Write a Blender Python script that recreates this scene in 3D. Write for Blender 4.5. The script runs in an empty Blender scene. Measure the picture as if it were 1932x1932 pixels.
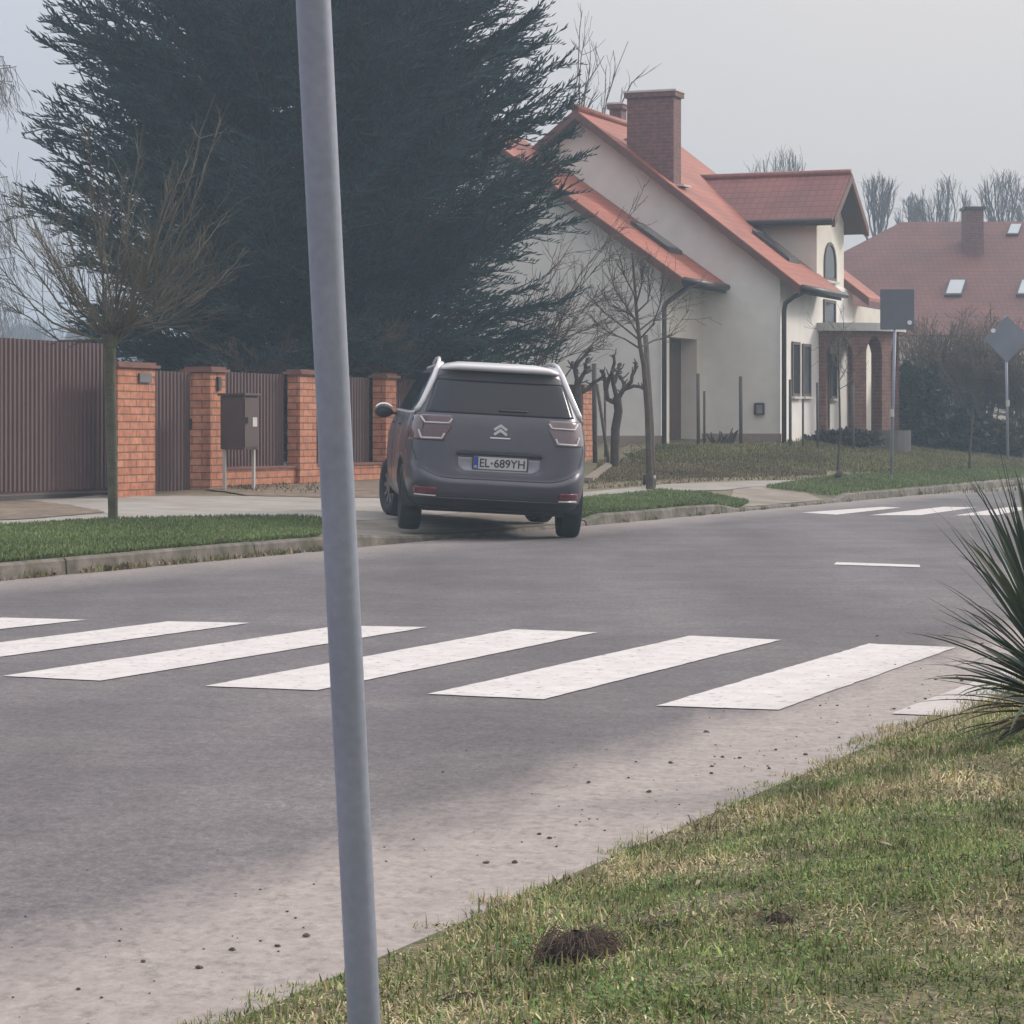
import bpy, bmesh, math, random
import numpy as np
from mathutils import Vector, Matrix
R = math.radians
rnd = random.Random(7)
rng = np.random.default_rng(11)
scene = bpy.context.scene
col = scene.collection

# ------------------------------------------------------------------ camera, sky, sun, exposure
HC = 1.06            # eye height above the road, m
F, CX, YH = 5000.0, 966.0, 815.0     # focal length / centre / horizon in a 1932-unit wide frame
cam_d = bpy.data.cameras.new('camera'); cam = bpy.data.objects.new('camera', cam_d); col.objects.link(cam)
cam.location = (0, 0, HC); cam.rotation_euler = (R(90), 0, 0)
cam_d.sensor_width = 36; cam_d.lens = 36 * F / 1932; cam_d.shift_y = -(966 - YH) / 1932
cam_d.clip_start = 0.1; cam_d.clip_end = 3000
scene.camera = cam

SUN_EL, SUN_AZ = 27.0, 60.0          # azimuth clockwise from +Y
world = bpy.data.worlds.new('World'); scene.world = world; world.use_nodes = True
nt = world.node_tree; nt.nodes.clear()
def wn(t, **k):
    n = nt.nodes.new(t)
    for a, v in k.items(): setattr(n, a, v)
    return n
out = wn('ShaderNodeOutputWorld'); bg = wn('ShaderNodeBackground'); bg.inputs['Strength'].default_value = 0.1
sky = wn('ShaderNodeTexSky', sky_type='NISHITA', sun_disc=False)
sky.sun_elevation = R(SUN_EL); sky.sun_rotation = R(SUN_AZ); sky.dust_density = 6.0; sky.air_density = 1.0
hsv = wn('ShaderNodeHueSaturation'); hsv.inputs['Saturation'].default_value = 0.25
tc = wn('ShaderNodeTexCoord'); sep = wn('ShaderNodeSeparateXYZ')
m1 = wn('ShaderNodeMath', operation='MULTIPLY_ADD', use_clamp=False)   # overcast sky: brighter towards the zenith
m1.inputs[1].default_value = 8.0; m1.inputs[2].default_value = 4.05
mx = wn('ShaderNodeMath', operation='MAXIMUM'); mx.inputs[1].default_value = 0.0
ramp = wn('ShaderNodeMapRange'); ramp.inputs['From Min'].default_value = -0.2; ramp.inputs['From Max'].default_value = 0.12
cmix = wn('ShaderNodeMix', data_type='RGBA')
cmix.inputs['A'].default_value = (0.88, 0.915, 1.02, 1); cmix.inputs['B'].default_value = (1.03, 0.978, 0.962, 1)
nz = wn('ShaderNodeTexNoise'); nz.inputs['Scale'].default_value = 3.0; nz.inputs['Detail'].default_value = 3
nzr = wn('ShaderNodeMapRange'); nzr.inputs['To Min'].default_value = 0.93; nzr.inputs['To Max'].default_value = 1.07
vm = wn('ShaderNodeVectorMath', operation='SCALE'); vm2 = wn('ShaderNodeVectorMath', operation='SCALE')
mix = wn('ShaderNodeMix', data_type='RGBA'); mix.inputs['Factor'].default_value = 0.88
L = nt.links.new
L(tc.outputs['Generated'], sep.inputs[0]); L(sep.outputs['Z'], mx.inputs[0]); L(mx.outputs[0], m1.inputs[0])
L(sep.outputs['X'], ramp.inputs['Value']); L(ramp.outputs['Result'], cmix.inputs['Factor'])
L(tc.outputs['Generated'], nz.inputs['Vector']); L(nz.outputs['Fac'], nzr.inputs['Value'])
L(cmix.outputs['Result'], vm.inputs[0]); L(m1.outputs[0], vm.inputs['Scale'])
L(vm.outputs['Vector'], vm2.inputs[0]); L(nzr.outputs['Result'], vm2.inputs['Scale'])
L(sky.outputs['Color'], hsv.inputs['Color']); L(hsv.outputs['Color'], mix.inputs['A']); L(vm2.outputs['Vector'], mix.inputs['B'])
L(mix.outputs['Result'], bg.inputs['Color']); L(bg.outputs[0], out.inputs['Surface'])

sun_d = bpy.data.lights.new('sun', 'SUN'); sun = bpy.data.objects.new('sun', sun_d); col.objects.link(sun)
sun_d.energy = 1.7; sun_d.angle = R(12); sun_d.color = (1.0, 0.93, 0.85)
sd = Vector((math.sin(R(SUN_AZ)) * math.cos(R(SUN_EL)), math.cos(R(SUN_AZ)) * math.cos(R(SUN_EL)), math.sin(R(SUN_EL))))
sun.rotation_euler = sd.to_track_quat('Z', 'Y').to_euler(); sun.location = sd * 60
vs = scene.view_settings; vs.view_transform = 'Standard'; vs.look = 'None'; vs.gamma = 1; vs.use_curve_mapping = False; vs.exposure = 0.49
cy = scene.cycles
cy.use_denoising = True; cy.max_bounces = 6; cy.diffuse_bounces = 3; cy.glossy_bounces = 3; cy.transmission_bounces = 4
cy.transparent_max_bounces = 6; cy.volume_bounces = 0; cy.caustics_reflective = False; cy.caustics_refractive = False

# ------------------------------------------------------------------ geometry of the place
PSI = math.atan(2040 / F)                    # road direction
U = Vector((math.sin(PSI), math.cos(PSI), 0)); N = Vector((-math.cos(PSI), math.sin(PSI), 0))
def W(px, py, Y): return Vector(((px - CX) / F * Y, Y, HC + (YH - py) / F * Y))
def G(px, py, z=0.0): return W(px, py, (HC - z) * F / (py - YH))
def ST(p): return (p[0] * N.x + p[1] * N.y, p[0] * U.x + p[1] * U.y)
def XY(s, t): return (s * N.x + t * U.x, s * N.y + t * U.y)
def onS(px, s): a = (px - CX) / F; return s / (a * N.x + N.y)      # depth where the column px meets the vertical plane s
SK = (ST(G(0, 1095))[0] + ST(G(1400, 965))[0]) / 2                 # far kerb
SN = (ST(G(430, 1932))[0] + ST(G(1750, 1340))[0]) / 2              # near road edge
def KT(px): Y = onS(px, SK); return ST(((px - CX) / F * Y, Y))[1]
def sm(x, a, b):
    x = min(1, max(0, (x - a) / (b - a))); return x * x * (3 - 2 * x)
T1, T2, T3, T4 = KT(770), KT(1100), KT(1385), KT(1585)
def kh(t):
    a = 0.11
    a -= 0.08 * sm(t, T1 - 1.6, T1 + 0.9) * (1 - sm(t, T2 - 0.3, T2 + 0.9))
    a -= 0.08 * sm(t, T3 - 0.8, T3 + 0.5) * (1 - sm(t, T4 - 0.6, T4 + 0.8))
    return a
TS = [(0, .012), (28, .02), (31, .036), (38, .045), (44, .066), (48, .135), (52, .168), (60, .15), (90, .12)]
def slope(t):
    if t <= TS[0][0]: return TS[0][1]
    for (a, va), (b, vb) in zip(TS, TS[1:]):
        if t <= b: f = (t - a) / (b - a); return va + (vb - va) * f
    return TS[-1][1]
def zf(s, t):
    d = s - SK
    if d < 0: return 0.0
    base = kh(t) + (0.12 - kh(t)) * sm(d, 0.3, 2.6)
    return base + slope(t) * (min(d, 4.6) + 0.25 * max(0, min(d, 10) - 4.6))
def zxy(x, y): return zf(*ST((x, y)))
def GF(px, py):
    lo, hi = 8.0, 140.0
    for i in range(400):
        Y = lo + (hi - lo) * i / 400; p = W(px, py, Y)
        if p.z <= zxy(p.x, p.y): break
    a, b = Y - (hi - lo) / 400, Y
    for _ in range(25):
        c = (a + b) / 2; p = W(px, py, c)
        if p.z > zxy(p.x, p.y): a = c
        else: b = c
    return W(px, py, b)

# ------------------------------------------------------------------ materials
MATS = {}
def mat(name, c, rough=0.8, var=0.12, scale=6.0, bump=0.0, bscale=40.0, metal=0.0, c2=None, f2=(0.45, 0.65), s2=2.0, vcol=False, coat=0.0, spec=0.5, sss=0.0, det=4.0):
    if name in MATS: return MATS[name]
    m = bpy.data.materials.new(name); m.use_nodes = True; t = m.node_tree; b = t.nodes['Principled BSDF']; lk = t.links.new
    b.inputs['Roughness'].default_value = rough; b.inputs['Metallic'].default_value = metal
    b.inputs['Coat Weight'].default_value = coat; b.inputs['Specular IOR Level'].default_value = spec
    tcn = t.nodes.new('ShaderNodeTexCoord')
    n = t.nodes.new('ShaderNodeTexNoise'); n.inputs['Scale'].default_value = scale; n.inputs['Detail'].default_value = det
    lk(tcn.outputs['Object'], n.inputs['Vector'])
    mr = t.nodes.new('ShaderNodeMapRange'); mr.inputs['From Min'].default_value = .3; mr.inputs['From Max'].default_value = .7
    mr.inputs['To Min'].default_value = 1 - var; mr.inputs['To Max'].default_value = 1 + var
    lk(n.outputs['Fac'], mr.inputs['Value'])
    sc = t.nodes.new('ShaderNodeVectorMath'); sc.operation = 'SCALE'
    lk(mr.outputs['Result'], sc.inputs['Scale'])
    src = None
    if vcol:
        a = t.nodes.new('ShaderNodeVertexColor'); a.layer_name = 'Col'; src = a.outputs['Color']
    elif c2:
        n2 = t.nodes.new('ShaderNodeTexNoise'); n2.inputs['Scale'].default_value = s2; n2.inputs['Detail'].default_value = 5
        lk(tcn.outputs['Object'], n2.inputs['Vector'])
        r2 = t.nodes.new('ShaderNodeMapRange'); r2.inputs['From Min'].default_value = f2[0]; r2.inputs['From Max'].default_value = f2[1]
        lk(n2.outputs['Fac'], r2.inputs['Value'])
        x = t.nodes.new('ShaderNodeMix'); x.data_type = 'RGBA'; x.inputs['A'].default_value = (*c, 1); x.inputs['B'].default_value = (*c2, 1)
        lk(r2.outputs['Result'], x.inputs['Factor']); src = x.outputs['Result']
    if src: lk(src, sc.inputs[0])
    else: sc.inputs[0].default_value = c
    lk(sc.outputs['Vector'], b.inputs['Base Color'])
    if bump:
        n3 = t.nodes.new('ShaderNodeTexNoise'); n3.inputs['Scale'].default_value = bscale; n3.inputs['Detail'].default_value = 3
        lk(tcn.outputs['Object'], n3.inputs['Vector'])
        bp = t.nodes.new('ShaderNodeBump'); bp.inputs['Strength'].default_value = bump; bp.inputs['Distance'].default_value = .02
        lk(n3.outputs['Fac'], bp.inputs['Height']); lk(bp.outputs[0], b.inputs['Normal'])
    MATS[name] = m; return m
def brick_mat(name, c1, c2, mortar, bw=.25, bh=.077, rough=.85, axis='xz', ms=.012):
    m = bpy.data.materials.new(name); m.use_nodes = True; t = m.node_tree; b = t.nodes['Principled BSDF']; lk = t.links.new
    b.inputs['Roughness'].default_value = rough
    tcn = t.nodes.new('ShaderNodeTexCoord'); sp = t.nodes.new('ShaderNodeSeparateXYZ'); cb = t.nodes.new('ShaderNodeCombineXYZ')
    ad = t.nodes.new('ShaderNodeMath'); ad.operation = 'ADD'
    lk(tcn.outputs['Object'], sp.inputs[0]); lk(sp.outputs['X'], ad.inputs[0]); lk(sp.outputs['Y'], ad.inputs[1])
    lk(ad.outputs[0], cb.inputs['X']); lk(sp.outputs['Z'], cb.inputs['Y'])
    k = t.nodes.new('ShaderNodeTexBrick'); k.inputs['Scale'].default_value = 1; k.inputs['Brick Width'].default_value = bw; k.inputs['Row Height'].default_value = bh
    k.inputs['Mortar Size'].default_value = ms; k.inputs['Mortar Smooth'].default_value = .3; k.inputs['Bias'].default_value = 0.0
    k.inputs['Color1'].default_value = (*c1, 1); k.inputs['Color2'].default_value = (*c2, 1); k.inputs['Mortar'].default_value = (*mortar, 1)
    lk(cb.outputs[0], k.inputs['Vector'])
    n = t.nodes.new('ShaderNodeTexNoise'); n.inputs['Scale'].default_value = 8; n.inputs['Detail'].default_value = 6; n.inputs['Roughness'].default_value = .7; lk(tcn.outputs['Object'], n.inputs['Vector'])
    mr = t.nodes.new('ShaderNodeMapRange'); mr.inputs['From Min'].default_value = .25; mr.inputs['From Max'].default_value = .75; mr.inputs['To Min'].default_value = .55; mr.inputs['To Max'].default_value = 1.42; lk(n.outputs['Fac'], mr.inputs['Value'])
    sc = t.nodes.new('ShaderNodeVectorMath'); sc.operation = 'SCALE'; lk(k.outputs['Color'], sc.inputs[0]); lk(mr.outputs['Result'], sc.inputs['Scale'])
    lk(sc.outputs[0], b.inputs['Base Color'])
    bp = t.nodes.new('ShaderNodeBump'); bp.invert = True; bp.inputs['Strength'].default_value = .6; bp.inputs['Distance'].default_value = .012
    lk(k.outputs['Fac'], bp.inputs['Height']); lk(bp.outputs[0], b.inputs['Normal'])
    MATS[name] = m; return m
def tile_mat(name, c1, c2, along='Y', down='Z', tw=.17, th=.13, streak=.0):
    """roof tiles: scalloped rows running along one axis, stepped down the slope"""
    m = bpy.data.materials.new(name); m.use_nodes = True; t = m.node_tree; b = t.nodes['Principled BSDF']; lk = t.links.new
    b.inputs['Roughness'].default_value = .62
    tcn = t.nodes.new('ShaderNodeTexCoord'); sp = t.nodes.new('ShaderNodeSeparateXYZ'); lk(tcn.outputs['Object'], sp.inputs[0])
    cb = t.nodes.new('ShaderNodeCombineXYZ'); lk(sp.outputs[along], cb.inputs['X']); lk(sp.outputs[down], cb.inputs['Y'])
    k = t.nodes.new('ShaderNodeTexBrick'); k.offset = 0; k.inputs['Scale'].default_value = 1; k.inputs['Brick Width'].default_value = tw; k.inputs['Row Height'].default_value = th
    k.inputs['Mortar Size'].default_value = .02; k.inputs['Mortar Smooth'].default_value = .6
    k.inputs['Color1'].default_value = (*c1, 1); k.inputs['Color2'].default_value = (*c2, 1); k.inputs['Mortar'].default_value = (*[v * .84 for v in c1], 1)
    lk(cb.outputs[0], k.inputs['Vector'])
    n = t.nodes.new('ShaderNodeTexNoise'); n.inputs['Scale'].default_value = .9; n.inputs['Detail'].default_value = 6; lk(tcn.outputs['Object'], n.inputs['Vector'])
    mr = t.nodes.new('ShaderNodeMapRange'); mr.inputs['From Min'].default_value = .3; mr.inputs['From Max'].default_value = .7; mr.inputs['To Min'].default_value = .78; mr.inputs['To Max'].default_value = 1.2; lk(n.outputs['Fac'], mr.inputs['Value'])
    sc = t.nodes.new('ShaderNodeVectorMath'); sc.operation = 'SCALE'; lk(k.outputs['Color'], sc.inputs[0]); lk(mr.outputs['Result'], sc.inputs['Scale'])
    lk(sc.outputs[0], b.inputs['Base Color'])
    bp = t.nodes.new('ShaderNodeBump'); bp.invert = True; bp.inputs['Strength'].default_value = .35; bp.inputs['Distance'].default_value = .015
    lk(k.outputs['Fac'], bp.inputs['Height']); lk(bp.outputs[0], b.inputs['Normal'])
    MATS[name] = m; return m

# ------------------------------------------------------------------ mesh helpers
def mk(name, verts, faces, m=None, parent=None, smooth=False, cols=None):
    me = bpy.data.meshes.new(name)
    verts = np.asarray(verts, dtype=np.float32).reshape(-1, 3)
    if isinstance(faces, np.ndarray):
        k = faces.shape[1]; n = len(faces)
        me.vertices.add(len(verts)); me.vertices.foreach_set('co', verts.ravel())
        me.loops.add(n * k); me.loops.foreach_set('vertex_index', faces.astype(np.int32).ravel())
        me.polygons.add(n); me.polygons.foreach_set('loop_start', np.arange(0, n * k, k, dtype=np.int32))
        me.update(calc_edges=True)
    else:
        me.from_pydata([tuple(map(float, v)) for v in verts], [], [tuple(f) for f in faces]); me.update()
    if cols is not None:
        a = me.color_attributes.new('Col', 'FLOAT_COLOR', 'POINT')
        c = np.ones((len(verts), 4), np.float32); c[:, :3] = cols; a.data.foreach_set('color', c.ravel())
    if m: me.materials.append(m)
    if smooth: me.polygons.foreach_set('use_smooth', np.ones(len(me.polygons), dtype=bool))
    o = bpy.data.objects.new(name, me); col.objects.link(o)
    if parent: o.parent = parent
    return o
class MB:
    def __init__(s): s.v = []; s.f = []
    def add(s, vs, fs):
        b = len(s.v); s.v += [tuple(v) for v in vs]; s.f += [tuple(i + b for i in f) for f in fs]; return s
    def box(s, a, b):
        x0, y0, z0 = a; x1, y1, z1 = b
        return s.add([(x0,y0,z0),(x1,y0,z0),(x1,y1,z0),(x0,y1,z0),(x0,y0,z1),(x1,y0,z1),(x1,y1,z1),(x0,y1,z1)],
                     [(0,3,2,1),(4,5,6,7),(0,1,5,4),(1,2,6,5),(2,3,7,6),(3,0,4,7)])
    def prism(s, poly, vec):
        n = len(poly); p = [Vector(q) for q in poly]; v = Vector(vec)
        return s.add(p + [q + v for q in p], [tuple(range(n))[::-1], tuple(range(n, 2 * n))] + [(i, (i + 1) % n, n + (i + 1) % n, n + i) for i in range(n)])
    def tube(s, pts, rad, sides=8, cap=True):
        pts = [Vector(p) for p in pts]; n = len(pts)
        if not hasattr(rad, '__len__'): rad = [rad] * n
        ref = None; vs = []
        for i, p in enumerate(pts):
            d = (pts[min(i + 1, n - 1)] - pts[max(i - 1, 0)]).normalized()
            if ref is None: ref = Vector((0, 0, 1)) if abs(d.z) < .9 else Vector((1, 0, 0))
            a = d.cross(ref).normalized(); bb = d.cross(a); ref = a.cross(d) if False else ref
            for k in range(sides):
                an = 2 * math.pi * k / sides; vs.append(p + (a * math.cos(an) + bb * math.sin(an)) * rad[i])
        fs = [(i * sides + k, i * sides + (k + 1) % sides, (i + 1) * sides + (k + 1) % sides, (i + 1) * sides + k) for i in range(n - 1) for k in range(sides)]
        if cap: fs += [tuple(range(sides))[::-1], tuple(range((n - 1) * sides, n * sides))]
        return s.add(vs, fs)
    def build(s, name, m=None, parent=None, smooth=False, bevel=0):
        o = mk(name, s.v, s.f, m, parent, smooth)
        if bevel:
            bm = bmesh.new(); bm.from_mesh(o.data)
            bmesh.ops.bevel(bm, geom=bm.edges[:], offset=bevel, segments=2, affect='EDGES', clamp_overlap=True); bm.to_mesh(o.data); bm.free()
        return o
def segs_mesh(segs, sides=4):
    A = np.array([(*s[0], *s[1], s[2], s[3]) for s in segs], dtype=np.float64)
    p0, p1, r0, r1 = A[:, :3], A[:, 3:6], A[:, 6], A[:, 7]
    d = p1 - p0; d /= np.linalg.norm(d, axis=1, keepdims=True) + 1e-9
    ref = np.where(np.abs(d[:, 2:3]) < .9, np.array([[0, 0, 1.]]), np.array([[1., 0, 0]]))
    a = np.cross(d, ref); a /= np.linalg.norm(a, axis=1, keepdims=True); b = np.cross(d, a)
    n = len(A); V = np.zeros((n, 2, sides, 3))
    for k in range(sides):
        an = 2 * math.pi * k / sides; o = a * math.cos(an) + b * math.sin(an)
        V[:, 0, k] = p0 + o * r0[:, None]; V[:, 1, k] = p1 + o * r1[:, None]
    base = np.arange(n)[:, None] * 2 * sides
    Fs = [np.stack([base[:, 0] + k, base[:, 0] + (k + 1) % sides, base[:, 0] + sides + (k + 1) % sides, base[:, 0] + sides + k], 1) for k in range(sides)]
    return V.reshape(-1, 3), np.concatenate(Fs)
def tag(o, label, cat, group=None):
    o['label'] = label; o['category'] = cat
    if group: o['group'] = group
    return o
def struct(o): o['kind'] = 'structure'; return o
def stuff(o): o['kind'] = 'stuff'; return o
def thing(name, label, cat, loc=(0, 0, 0), rz=0.0, group=None):
    o = bpy.data.objects.new(name, None); col.objects.link(o); o.empty_display_size = .3
    o.location = loc; o.rotation_euler = (0, 0, rz); return tag(o, label, cat, group)
def rv(a=1.0): return Vector((rnd.uniform(-a, a), rnd.uniform(-a, a), rnd.uniform(-a, a)))

# ------------------------------------------------------------------ ground, road, kerb
m_asph = mat('asphalt', (.116, .102, .107), .88, .30, 95, .2, 260, c2=(.143, .127, .129), s2=.9, f2=(.4, .62), det=8)
def road_material():
    m = m_asph; t = m.node_tree; lk = t.links.new; b = t.nodes['Principled BSDF']
    old = b.inputs['Base Color'].links[0].from_socket
    tcn = t.nodes.new('ShaderNodeTexCoord'); dot = t.nodes.new('ShaderNodeVectorMath'); dot.operation = 'DOT_PRODUCT'; dot.inputs[1].default_value = N
    lk(tcn.outputs['Object'], dot.inputs[0])
    # sand washed on to both road edges, ragged inner border
    n = t.nodes.new('ShaderNodeTexNoise'); n.inputs['Scale'].default_value = 1.6; n.inputs['Detail'].default_value = 6; n.inputs['Roughness'].default_value = .62
    mp = t.nodes.new('ShaderNodeMapping'); mp.inputs['Rotation'].default_value = (0, 0, PSI); mp.inputs['Scale'].default_value = (1.6, .35, 1)
    lk(tcn.outputs['Object'], mp.inputs['Vector']); lk(mp.outputs[0], n.inputs['Vector'])
    ad = t.nodes.new('ShaderNodeMath'); ad.operation = 'MULTIPLY_ADD'; ad.inputs[1].default_value = .75; lk(n.outputs['Fac'], ad.inputs[0]); lk(dot.outputs['Value'], ad.inputs[2])
    r1 = t.nodes.new('ShaderNodeMapRange'); r1.inputs['From Min'].default_value = SN + .82; r1.inputs['From Max'].default_value = SN + 1.20; r1.inputs['To Min'].default_value = .92; r1.inputs['To Max'].default_value = 0
    r2 = t.nodes.new('ShaderNodeMapRange'); r2.inputs['From Min'].default_value = SK - .75; r2.inputs['From Max'].default_value = SK + .25; r2.inputs['To Min'].default_value = 0; r2.inputs['To Max'].default_value = .62
    lk(ad.outputs[0], r1.inputs['Value']); lk(ad.outputs[0], r2.inputs['Value'])
    mx = t.nodes.new('ShaderNodeMath'); mx.operation = 'MAXIMUM'; lk(r1.outputs[0], mx.inputs[0]); lk(r2.outputs[0], mx.inputs[1])
    n4 = t.nodes.new('ShaderNodeTexNoise'); n4.inputs['Scale'].default_value = 9; n4.inputs['Detail'].default_value = 12; n4.inputs['Roughness'].default_value = .8; lk(tcn.outputs['Object'], n4.inputs['Vector'])
    r4 = t.nodes.new('ShaderNodeMapRange'); r4.inputs['From Min'].default_value = .3; r4.inputs['From Max'].default_value = .7; r4.inputs['To Min'].default_value = .74; r4.inputs['To Max'].default_value = 1.2; lk(n4.outputs['Fac'], r4.inputs['Value'])
    sc = t.nodes.new('ShaderNodeVectorMath'); sc.operation = 'SCALE'; sc.inputs[0].default_value = (.335, .288, .262); lk(r4.outputs[0], sc.inputs['Scale'])
    # long tyre-worn bands
    n5 = t.nodes.new('ShaderNodeTexNoise'); n5.inputs['Scale'].default_value = 1.0; n5.inputs['Detail'].default_value = 4
    mp5 = t.nodes.new('ShaderNodeMapping'); mp5.inputs['Rotation'].default_value = (0, 0, PSI); mp5.inputs['Scale'].default_value = (.75, .09, 1)
    lk(tcn.outputs['Object'], mp5.inputs['Vector']); lk(mp5.outputs[0], n5.inputs['Vector'])
    r5 = t.nodes.new('ShaderNodeMapRange'); r5.inputs['From Min'].default_value = .35; r5.inputs['From Max'].default_value = .65; r5.inputs['To Min'].default_value = .76; r5.inputs['To Max'].default_value = 1.16; lk(n5.outputs['Fac'], r5.inputs['Value'])
    n6 = t.nodes.new('ShaderNodeTexNoise'); n6.inputs['Scale'].default_value = 5; n6.inputs['Detail'].default_value = 12; n6.inputs['Roughness'].default_value = .82; lk(tcn.outputs['Object'], n6.inputs['Vector'])
    r6 = t.nodes.new('ShaderNodeMapRange'); r6.inputs['From Min'].default_value = .3; r6.inputs['From Max'].default_value = .7; r6.inputs['To Min'].default_value = .70; r6.inputs['To Max'].default_value = 1.30; lk(n6.outputs['Fac'], r6.inputs['Value'])
    n7 = t.nodes.new('ShaderNodeTexNoise'); n7.inputs['Scale'].default_value = 34; n7.inputs['Detail'].default_value = 3; n7.inputs['Roughness'].default_value = .7
    mp7 = t.nodes.new('ShaderNodeMapping'); mp7.inputs['Rotation'].default_value = (0, 0, PSI); mp7.inputs['Scale'].default_value = (1, .6, 1); lk(tcn.outputs['Object'], mp7.inputs['Vector']); lk(mp7.outputs[0], n7.inputs['Vector'])
    r7 = t.nodes.new('ShaderNodeMapRange'); r7.inputs['From Min'].default_value = .3; r7.inputs['From Max'].default_value = .7; r7.inputs['To Min'].default_value = .70; r7.inputs['To Max'].default_value = 1.30; lk(n7.outputs['Fac'], r7.inputs['Value'])
    n8 = t.nodes.new('ShaderNodeTexNoise'); n8.inputs['Scale'].default_value = 17; n8.inputs['Detail'].default_value = 5; n8.inputs['Roughness'].default_value = .75; lk(mp7.outputs[0], n8.inputs['Vector'])
    r8 = t.nodes.new('ShaderNodeMapRange'); r8.inputs['From Min'].default_value = .34; r8.inputs['From Max'].default_value = .47; r8.inputs['To Min'].default_value = .80; r8.inputs['To Max'].default_value = 1.06; lk(n8.outputs['Fac'], r8.inputs['Value'])
    m8 = t.nodes.new('ShaderNodeMath'); m8.operation = 'MULTIPLY'; lk(r4.outputs[0], m8.inputs[0]); lk(r8.outputs[0], m8.inputs[1])
    m9 = t.nodes.new('ShaderNodeMath'); m9.operation = 'MULTIPLY'; r9 = t.nodes.new('ShaderNodeMapRange'); r9.inputs['From Min'].default_value = .7; r9.inputs['From Max'].default_value = 1.3; r9.inputs['To Min'].default_value = .86; r9.inputs['To Max'].default_value = 1.14; lk(r7.outputs[0], r9.inputs['Value']); lk(m8.outputs[0], m9.inputs[0]); lk(r9.outputs[0], m9.inputs[1]); lk(m9.outputs[0], sc.inputs['Scale'])
    m7 = t.nodes.new('ShaderNodeMath'); m7.operation = 'MULTIPLY'; lk(r6.outputs[0], m7.inputs[0]); lk(r7.outputs[0], m7.inputs[1])
    m6 = t.nodes.new('ShaderNodeMath'); m6.operation = 'MULTIPLY'; lk(r5.outputs[0], m6.inputs[0]); lk(m7.outputs[0], m6.inputs[1])
    s5 = t.nodes.new('ShaderNodeVectorMath'); s5.operation = 'SCALE'; lk(old, s5.inputs[0]); lk(m6.outputs[0], s5.inputs['Scale'])
    x = t.nodes.new('ShaderNodeMix'); x.data_type = 'RGBA'; lk(mx.outputs[0], x.inputs['Factor']); lk(s5.outputs[0], x.inputs['A']); lk(sc.outputs[0], x.inputs['B'])
    lk(x.outputs['Result'], b.inputs['Base Color'])
road_material()
def quad_st(s0, s1, t0, t1, z): return [(*XY(s0, t0), z), (*XY(s1, t0), z), (*XY(s1, t1), z), (*XY(s0, t1), z)]
struct(mk('road', quad_st(SN - .6, SK + .05, -60, 300, 0), [(0, 3, 2, 1)], m_asph))

m_soilgrass = mat('lawn_soil', (.155, .14, .075), .95, .35, 9, .6, 30, c2=(.19, .145, .10), s2=.9, f2=(.42, .60), det=7)
def grid_sheet(ss, ts, zfun, name, m):
    V = [(*XY(s, t), zfun(s, t)) for s in ss for t in ts]; nt_ = len(ts)
    Fq = [(i * nt_ + j, i * nt_ + j + 1, (i + 1) * nt_ + j + 1, (i + 1) * nt_ + j) for i in range(len(ss) - 1) for j in range(nt_ - 1)]
    return mk(name, V, Fq, m, None, True)
ss = [SK + .14 + d for d in (0, .25, .6, 1, 1.5, 2, 2.6, 3.2, 3.8, 4.4, 5, 6, 7, 8.5, 10, 14, 22, 40, 80, 160, 310)]
ts = [-60, -30, -10, 0, 8] + [10 + .5 * i for i in range(120)] + [72, 78, 86, 96, 110, 140, 200, 300]
struct(grid_sheet(ss, ts, zf, 'far_ground', m_soilgrass))

# near verge: bank rising from the dusty road edge
def znear(s, t):
    d = SN - s
    w = 0.045 * math.sin(t * 2.3 + 1.2 * s) + 0.03 * math.sin(t * 5.1 + s * 3.7)
    return -.004 + .11 * sm(d, -.06, .9) + .05 * sm(d, .8, 3) + w * sm(d, .15, 1.2) * .55
m_soil2 = mat('near_soil', (.11, .115, .045), .95, .5, 60, 1.0, 90, c2=(.20, .16, .095), s2=12, det=8)
ssn = [SN + .06, SN + .03, SN] + [SN - .12 * i for i in range(1, 34)] + [SN - 5, SN - 8, SN - 16, SN - 40, SN - 120, SN - 300]
tsn = [-60, -20, -5, 0] + [1 + .12 * i for i in range(115)] + [16, 18, 22, 30, 50, 90, 200, 300]
near_ground = struct(grid_sheet(ssn[::-1], tsn, znear, 'near_ground', m_soil2))

# kerb of concrete blocks
m_kerb = mat('kerb_concrete', (.175, .15, .128), .9, .35, 9, .5, 80, c2=(.095, .088, .062), s2=2.6, f2=(.42, .62), det=8)
def kerb():
    mb = MB(); tl = [-40 + i * 1.0 for i in range(160)]
    for a in tl:
        sub = [a + .003 + (1 - .006) * k / 3 for k in range(4)]
        V = []; dz = rnd.uniform(-.006, .006); ds = rnd.uniform(-.008, .008)
        for t in sub:
            h = kh(t) + .012 + dz
            for (s, z) in ((SK - .01 + ds, -.05), (SK + ds, h - .02), (SK + .02 + ds, h), (SK + .15 + ds, h), (SK + .155 + ds, -.05)): V.append((*XY(s, t), z))
        Fq = [(i * 5 + j, (i + 1) * 5 + j, (i + 1) * 5 + j + 1, i * 5 + j + 1) for i in range(3) for j in range(4)] + [(4, 3, 2, 1, 0), (15, 16, 17, 18, 19)]
        mb.add(V, Fq)
    return struct(mb.build('kerb', m_kerb))
kerb()

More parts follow.
